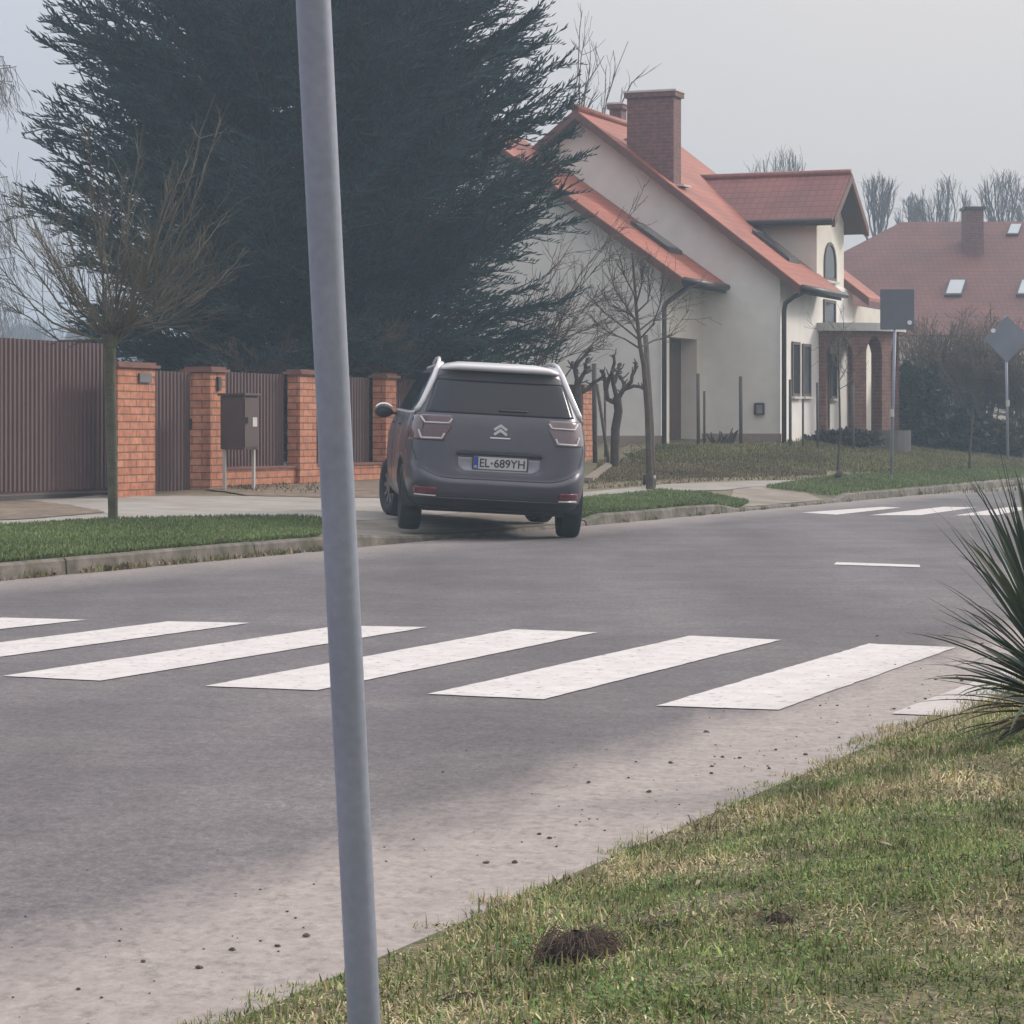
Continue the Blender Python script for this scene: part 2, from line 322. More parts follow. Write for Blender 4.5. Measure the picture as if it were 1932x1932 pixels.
# draped sheets between two picture-measured polylines on the far side
def resample(P, n):
    P = [Vector(p) for p in P]; d = [0]
    for a, b in zip(P, P[1:]): d.append(d[-1] + (b - a).length)
    o = []
    for i in range(n):
        x = d[-1] * i / (n - 1); k = 0
        while k < len(d) - 2 and d[k + 1] < x: k += 1
        f = (x - d[k]) / max(1e-6, d[k + 1] - d[k]); o.append(P[k].lerp(P[k + 1], f))
    return o
def strip_pts(A, B, n=60):
    return resample([(*p[:2], 0) for p in A], n), resample([(*p[:2], 0) for p in B], n)
def sheet(name, A, B, off, m, n=60, k=10, rag=0.0):
    a, b = strip_pts(A, B, n); V = []
    for i in range(n):
        for j in range(k + 1):
            p = a[i].lerp(b[i], j / k)
            if rag and j in (0, k): p += Vector((rnd.uniform(-rag, rag), rnd.uniform(-rag, rag), 0))
            V.append((p.x, p.y, zxy(p.x, p.y) + off))
    Fq = [(i * (k + 1) + j, (i + 1) * (k + 1) + j, (i + 1) * (k + 1) + j + 1, i * (k + 1) + j + 1) for i in range(n - 1) for j in range(k)]
    return mk(name, V, Fq, m, None, True)
def px_line(L_): return [GF(*p) for p in L_]
def kline(pa, pb, d=.16, n=8):
    o = []
    for i in range(n):
        t = KT(pa) + (KT(pb) - KT(pa)) * i / (n - 1); o.append(Vector((*XY(SK + d, t), 0)))
    return o
m_conc = mat('pale_concrete', (.33, .30, .27), .9, .14, 3, .25, 120, c2=(.27, .235, .20), s2=.9, f2=(.45, .7), det=8)
m_conc2 = mat('drive_concrete', (.29, .25, .21), .9, .18, 3, .3, 100, c2=(.20, .165, .125), s2=1.1, f2=(.4, .65), det=8)
m_dirt = mat('bare_dirt', (.155, .118, .085), .95, .35, 9, .7, 40, c2=(.22, .16, .11), s2=2.0, f2=(.4, .6))
m_greenbase = mat('verge_soil', (.075, .105, .04), .95, .3, 14, .6, 50, c2=(.10, .10, .05), s2=2)
verge_far = px_line([(-120, 1008), (0, 1000), (100, 994), (210, 987), (400, 983), (560, 981), (640, 984)])
struct(sheet('pavement', px_line([(-160, 926), (0, 931), (220, 937), (420, 937), (600, 938), (700, 938), (900, 935), (1100, 930), (1250, 915), (1400, 909), (1560, 905)]),
             px_line([(-160, 1010), (0, 1001), (210, 988), (420, 985), (600, 983), (700, 983), (900, 962), (1100, 946), (1250, 928), (1400, 922), (1560, 911)]), .010, m_conc, 120, 10, .02))
struct(sheet('driveway', kline(628, 1108), px_line([(640, 962), (760, 960), (900, 945), (1000, 940), (1112, 938)]), .006, m_conc2, 50, 14))
struct(sheet('side_path', kline(1392, 1585), px_line([(1385, 919), (1440, 916), (1480, 920), (1556, 944)]), .007, m_conc2, 30, 8))
struct(sheet('dirt_patch', px_line([(-60, 948), (0, 946), (60, 947), (130, 955), (197, 968)]), px_line([(-60, 984), (0, 984), (60, 981), (130, 975), (197, 970)]), .018, m_dirt, 30, 8, .03))
struct(sheet('soil_bed', px_line([(395, 900), (470, 903), (600, 903), (720, 898)]), px_line([(395, 925), (470, 937), (600, 941), (720, 941)]), .016, m_dirt, 30, 8, .05))
verge_a = (kline(-60, 632), px_line([(-60, 1003), (0, 1000), (100, 994), (210, 987), (400, 983), (560, 981), (630, 986)]))
verge_b = (kline(1118, 1418), px_line([(1102, 946), (1180, 938), (1250, 929), (1330, 934), (1412, 950)]))
struct(sheet('grass_verge_soil', *verge_a, .014, m_greenbase, 50, 8))
struct(sheet('grass_patch_soil', *verge_b, .013, m_greenbase, 40, 8))

# road paint
m_paint = mat('road_paint', (.60, .56, .54), .8, .10, 7, .2, 200, c2=(.30, .27, .265), s2=22, f2=(.60, .68), det=10)
def dusty_paint():
    t = m_paint.node_tree; lk = t.links.new; b = t.nodes['Principled BSDF']; old = b.inputs['Base Color'].links[0].from_socket
    tcn = t.nodes.new('ShaderNodeTexCoord'); dot = t.nodes.new('ShaderNodeVectorMath'); dot.operation = 'DOT_PRODUCT'; dot.inputs[1].default_value = N; lk(tcn.outputs['Object'], dot.inputs[0])
    n = t.nodes.new('ShaderNodeTexNoise'); n.inputs['Scale'].default_value = 6; n.inputs['Detail'].default_value = 8; lk(tcn.outputs['Object'], n.inputs['Vector'])
    ad = t.nodes.new('ShaderNodeMath'); ad.operation = 'MULTIPLY_ADD'; ad.inputs[1].default_value = .5; lk(n.outputs['Fac'], ad.inputs[0]); lk(dot.outputs['Value'], ad.inputs[2])
    r1 = t.nodes.new('ShaderNodeMapRange'); r1.inputs['From Min'].default_value = SN + .62; r1.inputs['From Max'].default_value = SN + 1.05; r1.inputs['To Min'].default_value = .45; r1.inputs['To Max'].default_value = 0; lk(ad.outputs[0], r1.inputs['Value'])
    x = t.nodes.new('ShaderNodeMix'); x.data_type = 'RGBA'; lk(r1.outputs[0], x.inputs['Factor']); lk(old, x.inputs['A']); x.inputs['B'].default_value = (.36, .315, .29, 1); lk(x.outputs['Result'], b.inputs['Base Color'])
dusty_paint()
def paint(name, P, z=.004):
    c = [G(*p, z) for p in P]; V = []; n, k = 40, 6
    for i in range(n + 1):
        for j in range(k + 1):
            p = c[0].lerp(c[3], i / n).lerp(c[1].lerp(c[2], i / n), j / k)
            if j in (0, k) or i in (0, n): p = p + Vector((rnd.gauss(0, .0025), rnd.gauss(0, .0025), 0))
            V.append((p.x, p.y, z))
    return struct(mk(name, V, [(a * (k + 1) + b, a * (k + 1) + b + 1, (a + 1) * (k + 1) + b + 1, (a + 1) * (k + 1) + b) for a in range(n) for b in range(k)], m_paint))
for P in ([(5, 1275), (190, 1284), (806, 1183), (640, 1180)], [(385, 1294), (597, 1302), (1127, 1193), (968, 1187)],
          [(807, 1309), (1025, 1319), (1473, 1207), (1303, 1199)], [(1240, 1331), (1468, 1339), (1803, 1221), (1640, 1214)],
          [(1680, 1346), (1925, 1356), (2150, 1237), (1990, 1228)],
          [(-370, 1258), (-200, 1266), (474, 1175), (318, 1172)], [(-760, 1245), (-590, 1251), (163, 1169), (5, 1165)]): paint('crossing_stripe', P)
for P in ([(1512, 967), (1578, 971), (1700, 957.5), (1665, 956)], [(1640, 972), (1735, 972), (1842, 957), (1780, 956)], [(1800, 972.5), (1880, 972), (1960, 956), (1900, 957)], [(1950, 974), (2040, 974), (2110, 957), (2040, 957)]): paint('far_crossing_stripe', P)
paint('road_dash', [(1573, 1065), (1736, 1070), (1735, 1065.5), (1578, 1060.5)])

# crumbs of soil on the dusty edge
mb = MB(); m_crumb = mat('crumbs', (.085, .072, .058), .95, .3, 30)
for i in range(420):
    t = 3 + 22 * rnd.random() ** 1.3; s = SN + .08 + abs(rnd.gauss(0, .38)); r = rnd.choice((.002, .002, .003, .003, .003, .004, .007)) * rnd.uniform(.7, 1.2)
    x, y = XY(s, t); c = Vector((x, y, .001)); ri = [[c + Vector((math.cos(a) * r * k * rnd.uniform(.7, 1.35), math.sin(a) * r * k * rnd.uniform(.7, 1.35), h * r * rnd.uniform(.7, 1.2))) for a in (0, 1, 2, 3.1, 4.2, 5.2)] for k, h in ((1, 0), (.95, .4), (.5, .75))]
    mb.add(ri[0] + ri[1] + ri[2], [(k + 6 * q, (k + 1) % 6 + 6 * q, (k + 1) % 6 + 6 + 6 * q, k + 6 + 6 * q) for q in (0, 1) for k in range(6)] + [tuple(range(12, 18))])
stuff(mb.build('crumbs', m_crumb)); bpy.data.objects['crumbs']['label'] = 'dark soil crumbs scattered on the dusty near road edge'

# ------------------------------------------------------------------ grass
m_grass = mat('grass_blades', (1, 1, 1), .7, .1, 3, vcol=True, spec=.12)
def blades(name, X, Y, Z, Hh, Wd, cols, lean=.6, label='', lie=None):
    n = len(X); az = rng.uniform(0, 2 * math.pi, n); ln = np.abs(rng.normal(0, lean, n))
    if lie is not None: ln = np.where(lie, rng.uniform(1.1, 1.5, n), ln)
    d = np.stack([np.cos(az), np.sin(az), np.zeros(n)], 1); up = np.array([0, 0, 1.])
    a2 = az + math.pi / 2 + rng.normal(0, .6, n); sd_ = np.stack([np.cos(a2), np.sin(a2), np.zeros(n)], 1) * (Wd / 2)[:, None]
    P = np.stack([X, Y, Z], 1)
    mid = P + (d * np.sin(np.minimum(ln * .75, 1.45))[:, None] + up * np.cos(np.minimum(ln * .75, 1.45))[:, None]) * (Hh * .55)[:, None]
    tip = mid + (d * np.sin(ln * 1.35)[:, None] + up * np.cos(np.minimum(ln * 1.35, 1.7))[:, None]) * (Hh * .45)[:, None]
    tip[:, 2] = np.maximum(tip[:, 2], Z + .004); mid[:, 2] = np.maximum(mid[:, 2], Z + .006)
    V = np.stack([P - sd_, P + sd_, mid + sd_ * .8, mid - sd_ * .8, tip + sd_ * .12, tip - sd_ * .12], 1).reshape(-1, 3)
    b = np.arange(n)[:, None] * 6; Fq = np.concatenate([b + np.array([[0, 1, 2, 3]]), b + np.array([[3, 2, 4, 5]])])
    o = stuff(mk(name, V, Fq, m_grass, None, False, np.repeat(cols, 6, 0)))
    if label: o['label'] = label
    return o
def palette(n, w, P):
    P = np.array(P); c = P[rng.choice(len(P), n, p=np.array(w[:len(P)]) / sum(w[:len(P)]))]; return c * rng.uniform(.72, 1.28, (n, 1)) * rng.uniform(.93, 1.07, (n, 3))
def vnoise(X, Y, sc, seed):
    r = np.random.default_rng(seed); v = np.zeros_like(X)
    for k in range(9):
        a = r.uniform(0, 6.28); f = sc * r.uniform(.5, 2.2); v += np.sin((X * math.cos(a) + Y * math.sin(a)) * f + r.uniform(0, 6.28)) / 3
    return v
def near_grass():
    n = 1150000
    t = 2.2 + 15 * rng.random(n) ** 1.25; d = rng.random(n) * 4.4 - .10
    s = SN - d; X = s * N.x + t * U.x; Y = s * N.y + t * U.y
    px = CX + X / np.maximum(Y, .1) * F
    ok = (Y > 3.7) & (px > 300) & (px < 2080) & (d > .05 * vnoise(X, Y, 6, 3) + .03 * vnoise(X, Y, 19, 13) - .005)
    X, Y, s, t, d = X[ok], Y[ok], s[ok], t[ok], d[ok]; n = len(X)
    Z = np.array([znear(a, b) for a, b in zip(s, t)])
    v1 = vnoise(X, Y, 3.2, 5); v2 = vnoise(X, Y, 9.0, 8)
    keep = rng.random(n) < np.clip(.80 + .35 * v2, .3, 1); X, Y, Z, v1, v2, d = X[keep], Y[keep], Z[keep], v1[keep], v2[keep], d[keep]; n = len(X)
    green = palette(n, (5, 4, 3, 1), [(.165, .225, .075), (.22, .27, .095), (.29, .305, .12), (.115, .19, .09)])
    straw = palette(n, (4, 3, 2), [(.43, .36, .20), (.53, .45, .28), (.32, .255, .145)])
    ps = np.clip(.33 + .42 * v1 - .22 * v2 + .25 * np.exp(-d * 3), .05, .9); st = rng.random(n) < ps
    c = np.where(st[:, None], straw, green) * np.clip(1 + .22 * vnoise(X, Y, 14, 31) + .16 * vnoise(X, Y, 40, 37), .45, 1.6)[:, None]
    Hh = rng.uniform(.012, .036, n) * np.clip(1 + .35 * v1, .6, 1.6); Wd = rng.uniform(.0022, .0048, n)
    blades('verge_grass', X, Y, Z - .004, Hh, Wd, c, 1.7, 'mixed green and straw coloured grass on the near verge', lie=st & (rng.random(n) < .5))
near_grass()
def clover():
    X = []; 
    for k in range(60):
        t = 3.6 + 8 * rnd.random(); s = SN - .15 - 2.2 * rnd.random(); w = rnd.uniform(.03, .10)
        for q in range(rnd.randint(25, 120)):
            X.append((*XY(s + rnd.gauss(0, w), t + rnd.gauss(0, w * 1.4)),))
    V = []; Fq = []; C_ = []
    for x, y in X:
        s, t = ST((x, y))
        if s > SN - .06: continue
        z = znear(s, t) + rnd.uniform(.008, .028); rr = rnd.uniform(.0025, .0058); n = Vector((rnd.uniform(-.5, .5), rnd.uniform(-.7, .3), 1)).normalized(); a, b = perp_(n); p0 = Vector((x, y, z)); k0 = len(V)
        cc = rnd.choice(((.105, .165, .05), (.14, .20, .06), (.085, .13, .05), (.19, .22, .085))); cc = [v * rnd.uniform(.75, 1.25) for v in cc]
        for q in range(6): an = q * 1.047; V.append(p0 + (a * math.cos(an) * 1.25 + b * math.sin(an) * .8) * rr + n * (.25 * rr if q % 3 == 0 else 0)); C_.append(cc)
        Fq.append(tuple(range(k0, k0 + 6)))
    o = stuff(mk('clover', V, Fq, m_grass, None, False, np.array(C_))); o['label'] = 'low broad leaved weeds and clover among the near verge grass'
def perp_(d):
    a = Vector((1, 0, 0)) if abs(d.x) < .9 else Vector((0, 1, 0)); p = d.cross(a).normalized(); return p, d.cross(p).normalized()
clover()
def far_grass(name, A, B, n, hh, pal, label, w=(5, 4, 3), soft=.03):
    a, b = strip_pts(A, B, 80); a = np.array(a); b = np.array(b)
    i = rng.random(n) * 78.99; k = i.astype(int); f = (i - k)[:, None]; j = np.where(rng.random((n, 1)) < .25, rng.normal(.5, .42, (n, 1)).clip(-soft, 1 + soft), rng.random((n, 1))) ; j = np.where(j > .5, np.maximum(j, .5), j)
    p = (a[k] * (1 - f) + a[k + 1] * f) * (1 - j) + (b[k] * (1 - f) + b[k + 1] * f) * j
    X, Y = p[:, 0], p[:, 1]; Z = np.array([zxy(x, y) for x, y in zip(X, Y)]) + .012
    v = vnoise(X, Y, 1.6, 4)
    c = palette(n, w, pal) * (1 + .12 * v[:, None])
    blades(name, X, Y, Z, rng.uniform(hh * .5, hh * 1.2, n), rng.uniform(.012, .024, n), c, .6, label)
GRN = [(.14, .205, .075), (.175, .225, .09), (.21, .225, .11)]
def kerb_weeds():
    X = []; 
    for k in range(70):
        t = KT(-40) + (KT(640) - KT(-40)) * rnd.random() ** 1.0 if k < 40 else KT(1110) + (KT(2100) - KT(1110)) * rnd.random()
        m = rnd.randint(8, 40)
        for q in range(m): X.append(XY(SK - .015 - abs(rnd.gauss(0, .02)), t + rnd.gauss(0, .07)))
    X = np.array(X); n = len(X); blades('kerb_weeds', X[:, 0], X[:, 1], np.full(n, .001), rng.uniform(.02, .07, n), rng.uniform(.010, .02, n), palette(n, (3, 2, 2), [(.30, .26, .17), (.17, .18, .08), (.22, .18, .11)]), .8, 'dry weed tufts at the foot of the kerb')
kerb_weeds()
DRY = [(.18, .18, .08), (.25, .21, .11), (.13, .155, .065)]
far_grass('kerbside_grass', *verge_a, 62000, .05, GRN, 'short green grass strip between kerb and pavement on the left')
far_grass('patch_grass', *verge_b, 34000, .055, GRN, 'green grass patch right of the parked car')
far_grass('lawn_grass', kline(1590, 2300), px_line([(1450, 922), (1560, 903), (1700, 896), (1850, 890), (2100, 888)]), 66000, .06, GRN, 'green roadside lawn under the sign posts', (4, 4, 4))
far_grass('yard_grass', px_line([(1240, 872), (1400, 872), (1500, 884), (1600, 893), (1700, 893), (2000, 888)]), px_line([(1180, 862), (1250, 842), (1480, 841), (1700, 838), (2000, 838)]), 70000, .065, DRY, 'patchy dry lawn in front of the white house', (4, 4, 3), soft=.5)
far_grass('path_edge_grass', px_line([(1110, 913), (1250, 906), (1400, 901), (1560, 897)]), px_line([(1130, 870), (1250, 862), (1400, 862), (1560, 862)]), 26000, .045, [(.20, .165, .105), (.15, .15, .07), (.25, .2, .13)], 'sparse dry grass on the soil beside the path', soft=.3)
far_grass('bed_weeds', px_line([(400, 918), (470, 928), (600, 930)]), px_line([(400, 903), (470, 906), (600, 905)]), 900, .05, [(.20, .17, .10), (.15, .14, .07)], 'dry weeds on the soil bed by the low brick wall')

print('SK', SK, 'SN', SN, 'T', T1, T2, T3, T4)

# ------------------------------------------------------------------ white house
m_wall = mat('white_render', (.83, .80, .75), .9, .05, 3.0, .2, 60, c2=(.76, .735, .70), s2=.55, f2=(.35, .75), det=8)
m_wall_c = mat('cream_render', (.78, .735, .65), .9, .05, 3.0, .2, 60, c2=(.66, .61, .53), s2=.6, f2=(.4, .75), det=8)
m_tile = tile_mat('orange_roof_tiles', (.31, .086, .052), (.36, .108, .068))
m_tile_x = tile_mat('dormer_roof_tiles', (.235, .080, .066), (.27, .10, .082), along='X')
m_tile2 = tile_mat('brown_roof_tiles', (.138, .043, .031), (.165, .054, .039), along='X')
m_board = mat('brown_board', (.13, .060, .048), .7, .15, 4)
m_soffit = mat('dark_soffit', (.085, .075, .07), .8, .1, 4)
m_gutter = mat('brown_gutter', (.045, .038, .036), .5, .1, 5)
m_chim = brick_mat('chimney_brick', (.165, .066, .062), (.20, .082, .075), (.17, .115, .105), .25, .075)
m_porchbrick = brick_mat('porch_brick', (.185, .075, .058), (.22, .095, .07), (.19, .14, .12), .25, .075)
m_glass = mat('window_glass', (.045, .05, .055), .12, .1, 2, spec=.6)
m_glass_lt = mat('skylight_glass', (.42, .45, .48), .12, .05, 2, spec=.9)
m_frame = mat('brown_window_frame', (.095, .072, .06), .6, .1, 5)
m_flash = mat('pale_flashing', (.55, .52, .50), .6, .1, 4)
m_door = mat('brown_door', (.115, .072, .066), .65, .12, 5)
m_plinth = mat('stone_plinth', (.36, .27, .23), .9, .2, 3, .3, 30)
m_slab = mat('pale_slab', (.50, .48, .46), .85, .1, 3)

EX = -N; HCN = W(1472, 838, 53.0); HB = zxy(HCN.x, HCN.y)
def hx(px, m):
    a = (px - CX) / F; return (a * (HCN.y + m * U.y) - HCN.x - m * U.x) / (EX.x - a * EX.y)
def hm(px, X):
    a = (px - CX) / F; return (a * (HCN.y + X * EX.y) - HCN.x - X * EX.x) / (U.x - a * U.y)
def hz(py, X, m): return HC + (YH - py) / F * (HCN.y + X * EX.y + m * U.y) - HB
house = thing('white_house', 'white rendered house with orange tiled roof, brick chimneys and a dormer', 'house', (HCN.x, HCN.y, HB), -PSI)
MV = -.32
Xr = hx(1085, MV); Zr = hz(206, Xr, MV); Xe = hx(1509, MV); Ze = hz(537, Xe, MV); SL = (Zr - Ze) / (Xe - Xr)
MF = hm(1270, Xr); Xw = 2 * Xr - 0.0; Xe2 = 2 * Xr - Xe
print('house', 'Xr', Xr, 'Zr', Zr, 'Xe', Xe, 'Ze', Ze, 'slope', SL, 'MF', MF, 'HB', HB)
def roofz(X): return Zr - SL * abs(X - Xr)
TH = .20
def wall_poly(): return [(Xw, 0, -.6), (0, 0, -.6), (0, 0, roofz(0) - TH), (Xr, 0, Zr - TH), (Xw, 0, roofz(Xw) - TH)]
mb = MB(); mb.prism([(p[0], 0, p[2]) for p in wall_poly()], (0, MF - .32, 0)); mb.build('wall', m_wall, house)
def slab(name, p0, p1, y0, y1, th, m, parent, drop=0.0):
    mb = MB(); mb.prism([(p0[0], y0, p0[1] - drop), (p1[0], y0, p1[1] - drop), (p1[0], y0, p1[1] - th - drop), (p0[0], y0, p0[1] - th - drop)], (0, y1 - y0, 0))
    return mb.build(name, m, parent)
mN, mC, mF2 = hm(1591, Xe), hm(1640, Xe), hm(1668, Xe)
roof = slab('roof', (Xr, Zr), (Xe, Ze), MV, mN, .07, m_tile, house); slab('roof', (Xr, Zr), (-1.1, roofz(-1.1)), mN + .002, MF, .07, m_tile, house)
slab('roof', (-2.0, roofz(-2.0)), (Xe, Ze), mC, mF2, .07, m_tile, house, .004); slab('verge_board', (-2.0, roofz(-2.0)), (Xe, Ze), mC - .03, mC + .03, .17, m_board, house, .02)
slab('roof', (Xr - .004, Zr), (Xe2, Ze), MV, MF, .07, m_tile, house)
slab('soffit', (Xr, Zr), (Xe - .03, roofz(Xe - .03)), MV + .05, mN - .03, .12, m_soffit, house, .073)
slab('soffit', (Xr - .004, Zr), (Xe2 + .03, roofz(Xe2 + .03)), MV + .05, MF - .05, .12, m_soffit, house, .073)
slab('verge_board', (Xr, Zr), (Xe, Ze), MV - .03, MV + .045, .17, m_board, house, .02); slab('verge_board', (Xr - .004, Zr), (Xe2, Ze), MV - .03, MV + .045, .17, m_board, house, .02)
mb = MB(); mb.tube([(Xr, MV - .02, Zr + .02), (Xr, MF, Zr + .02)], .09, 8); mb.build('ridge_tiles', m_tile, house, True)
mb = MB(); mb.tube([(Xe + .06, MV - .02, Ze - .06), (Xe + .06, mN, Ze - .06)], .065, 8); mb.build('gutter', m_gutter, house, True)
mb = MB(); pz = hz(572, .1, -.1)
mb.tube([(.11, -.10, -.3), (.11, -.10, pz - .15), (.14, -.11, pz), (.30, -.1, pz + .12), (Xe + .06, -.04, Ze - .12)], .05, 8); mb.build('downpipe', m_gutter, house, True)
mb = MB(); mb.box((-2.0, -.028, -.5), (.028, -.001, hz(818, 0, 0))); mb.build('plinth', m_plinth, house)
# facade windows
def window(px0, px1, py0, py1, X, name='window', arch=False, glassm=None, parent=None, proud=.035):
    a, b = hm(px0, X), hm(px1, X); mid = (a + b) / 2; z1 = hz(py0, X, mid); z0 = hz(py1, X, mid); w = .06
    def outline(g):
        p = [(a + g, z0 + g), (b - g, z0 + g)]
        if arch:
            r = (b - a) / 2 - g; zc = z1 - (b - a) / 2
            p += [(mid + r * math.cos(t), zc + r * math.sin(t)) for t in [math.pi * k / 8 for k in range(9)]]
        else: p += [(b - g, z1 - g), (a + g, z1 - g)]
        return p
    mb = MB(); o = outline(0); i = outline(w); n = len(o)
    V = [(X + proud, y, z) for y, z in o] + [(X + proud, y, z) for y, z in i] + [(X - .05, y, z) for y, z in o] + [(X - .05, y, z) for y, z in i]
    Fq = [];
    for k in range(n):
        q = (k + 1) % n; Fq += [(k, q, n + q, n + k), (k, 2 * n + k, 2 * n + q, q), (n + k, n + q, 3 * n + q, 3 * n + k)]
    mb.add(V, Fq); fr = mb.build(name, m_frame, parent or house)
    mb = MB(); mb.add([(X + proud - .022, y, z) for y, z in i], [tuple(range(n))]); mb.build('pane', glassm or m_glass, fr)
    mb = MB(); mb.box((X + .001, a - .05, z0 - .05), (X + .09, b + .05, z0 - .003)); mb.build('sill', m_flash, fr)
    return fr
window(1493, 1507.5, 645, 748, 0); window(1513, 1528, 649, 748, 0)
window(1553, 1575, 566, 614, 0)
window(1547, 1563, 640, 812, 0, 'porch_door'); window(1566, 1577, 668, 752, 0)
# meter box on the gable
a0, a1 = hx(1424, 0), hx(1443, 0); mb = MB(); mb.box((a0, -.075, hz(783, a0, 0)), (a1, -.001, hz(760, a0, 0))); mbx = mb.build('meter_box', m_gutter, house, bevel=.012)
mb = MB(); mb.box((a0 + .06, -.083, hz(780, a0, 0)), (a1 - .025, -.076, hz(764, a0, 0))); mb.build('meter_door', mat('grey_meter_door', (.26, .25, .25), .6), mbx)
# dormer
D1, D2 = hm(1541, -.03), hm(1592, -.03); DM = (D1 + D2) / 2; XO = .42
dz_r = hz(327, XO, DM); dz_e = hz(411, XO, D1 - .32); dsl = (dz_r - dz_e) / (DM - D1 + .32)
mb = MB(); XB = -3.6
mb.prism([(-.03, D1, Ze + .2), (-.03, D2, Ze + .2), (-.03, D2, dz_r - dsl * (D2 - DM) - .14), (-.03, DM, dz_r - .14), (-.03, D1, dz_r - dsl * (DM - D1) - .14)], (XB + 1.2, 0, 0))
mb.build('dormer_wall', m_wall_c, house)
for sgn in (-1, 1):
    e = DM + sgn * (DM - D1 + .32); sh = .002 * sgn
    mb = MB(); mb.prism([(XO, DM + sh, dz_r), (XO, e, dz_e), (XO, e, dz_e - .06), (XO, DM + sh, dz_r - .06)], (XB - XO, 0, 0)); mb.build('dormer_roof', m_tile_x, house)
    mb = MB(); mb.prism([(XO - .04, DM + sh, dz_r - .063), (XO - .04, e, dz_e - .063), (XO - .04, e, dz_e - .15), (XO - .04, DM + sh, dz_r - .15)], (XB - XO + .9, 0, 0)); mb.build('dormer_soffit', m_soffit, house)
    mb = MB(); mb.prism([(XO + .03, DM + sh, dz_r - .01), (XO + .03, e, dz_e - .01), (XO + .03, e, dz_e - .19), (XO + .03, DM + sh, dz_r - .19)], (-.07, 0, 0)); mb.build('dormer_verge_board', m_board, house)
mb = MB(); mb.tube([(XO, DM - (DM - D1 + .38), dz_e - .05), (-1.9, DM - (DM - D1 + .38), dz_e - .05)], .055, 8); mb.build('dormer_gutter', m_gutter, house, True)
mb = MB(); mb.tube([(XO, DM, dz_r + .02), (XB + .5, DM, dz_r + .02)], .075, 8); mb.build('dormer_ridge', m_tile_x, house, True)
window(1554, 1576, 457, 530, -.03, 'dormer_window', True)
# skylights lying in the roof planes
def roofpt(px, py, plane):
    lo, hi = -3.0, 8.0
    def f(m): X = hx(px, m); return hz(py, X, m) - plane(X)
    for _ in range(50):
        c = (lo + hi) / 2
        if f(lo) * f(c) <= 0: hi = c
        else: lo = c
    return hx(px, lo), lo
def skylight(X0, X1, m0, m1, plane, gm, name='skylight'):
    mb = MB(); mb.prism([(X0, m0, plane(X0) + .001), (X1, m0, plane(X1) + .001), (X1, m0, plane(X1) + .085), (X0, m0, plane(X0) + .085)], (0, m1 - m0, 0)); fr = mb.build(name, m_gutter if gm is m_glass else m_flash, house)
    g = .07; mb = MB(); mb.add([(X0 + g, m0 + g, plane(X0 + g) + .089), (X1 - g, m0 + g, plane(X1 - g) + .089), (X1 - g, m1 - g, plane(X1 - g) + .089), (X0 + g, m1 - g, plane(X0 + g) + .089)], [(0, 1, 2, 3)]); mb.build('pane', gm, fr)
a = roofpt(1103, 229, roofz); b = roofpt(1153, 262, roofz); print('sky1', a, b)
skylight(a[0], b[0], .55, 1.25, roofz, m_glass_lt)
a = roofpt(1419, 440, roofz); b = roofpt(1487, 494, roofz); print('sky2', a, b)
skylight(a[0], b[0], a[1], a[1] + .78, roofz, m_glass)
# chimneys
def chimney(px0, px1, pxs, py, m0, zb, name='chimney'):
    X0, X1 = hx(px0, m0), hx(px1, m0); m1_ = hm(pxs, X1); zt = hz(py, X1, m0)
    mb = MB(); mb.box((X0, m0, zb), (X1, m1_, zt - .14)); c = mb.build(name, m_chim, house)
    mb = MB(); mb.box((X0 - .05, m0 - .05, zt - .139), (X1 + .05, m1_ + .05, zt - .04)); mb.build('chimney_collar', m_chim, c)
    mb = MB(); mb.box((X0 - .07, m0 - .07, zt - .039), (X1 + .07, m1_ + .07, zt)); mb.build('chimney_cap', m_flash, c)
    mb = MB(); zr_ = roofz(X1); mb.box((X1 + .002, m0, zr_ - .06), (X1 + .22, m1_, zr_ - .02)); mb.build('flashing', m_flash, c)
chimney(1183, 1271, 1285, 168, .02, roofz(hx(1181, 0)) - 1.2)
chimney(1150, 1172, 1182, 193, 2.9, Zr - 1.4)
# lower wing with the garage door
Xa = hx(1325, 0); MA = hm(1247, Xa); MVA = MA - .32
xae = hx(1287, MVA); zae = hz(523, xae, MVA); xau = hx(1070, MVA); zau = hz(367, xau, MVA); sla = (zau - zae) / (xae - xau)
XP = Xa - 4.3
def wingz(X): return zae + sla * ((xae - XP) - abs(X - XP))
print('wing', Xa, MA, 'eave', xae, zae, 'slope', sla, 'peak', wingz(XP))
X2 = 2 * XP - Xa
mb = MB(); mb.prism([(X2, MA, -.7), (Xa, MA, -.7), (Xa, MA, wingz(Xa) - .2), (XP, MA, wingz(XP) - .2), (X2, MA, wingz(X2) - .2)], (0, .30, 0)); mb.build('wing_wall', m_wall, house)
d0, d1 = hm(1263, Xa), hm(1315, Xa); dzt = hz(638, Xa, (d0 + d1) / 2)
mb = MB(); zt = wingz(Xa) - .2
mb.box((Xa - .34, MA + .301, -.7), (Xa - .002, d0, zt)); mb.box((Xa - .34, d1, -.7), (Xa - .002, -.001, zt)); mb.box((Xa - .34, d0, dzt), (Xa - .002, d1, zt)); mb.build('wing_side_wall', m_wall_c, house)
mb = MB(); mb.box((Xa - .40, d0 - .05, -.6), (Xa - .345, d1 + .05, dzt + .05)); dr = mb.build('garage_door', m_door, house)
mb = MB(); mb.box((Xa - .343, d0 + .3, 1.0), (Xa - .31, d0 + .34, 1.12)); mb.build('handle', m_gutter, dr)
mb = MB(); mb.box((Xa - 2.9, MA - .025, -.6), (Xa + .024, MA - .001, hz(822, Xa, MA))); mb.build('plinth', m_plinth, house)
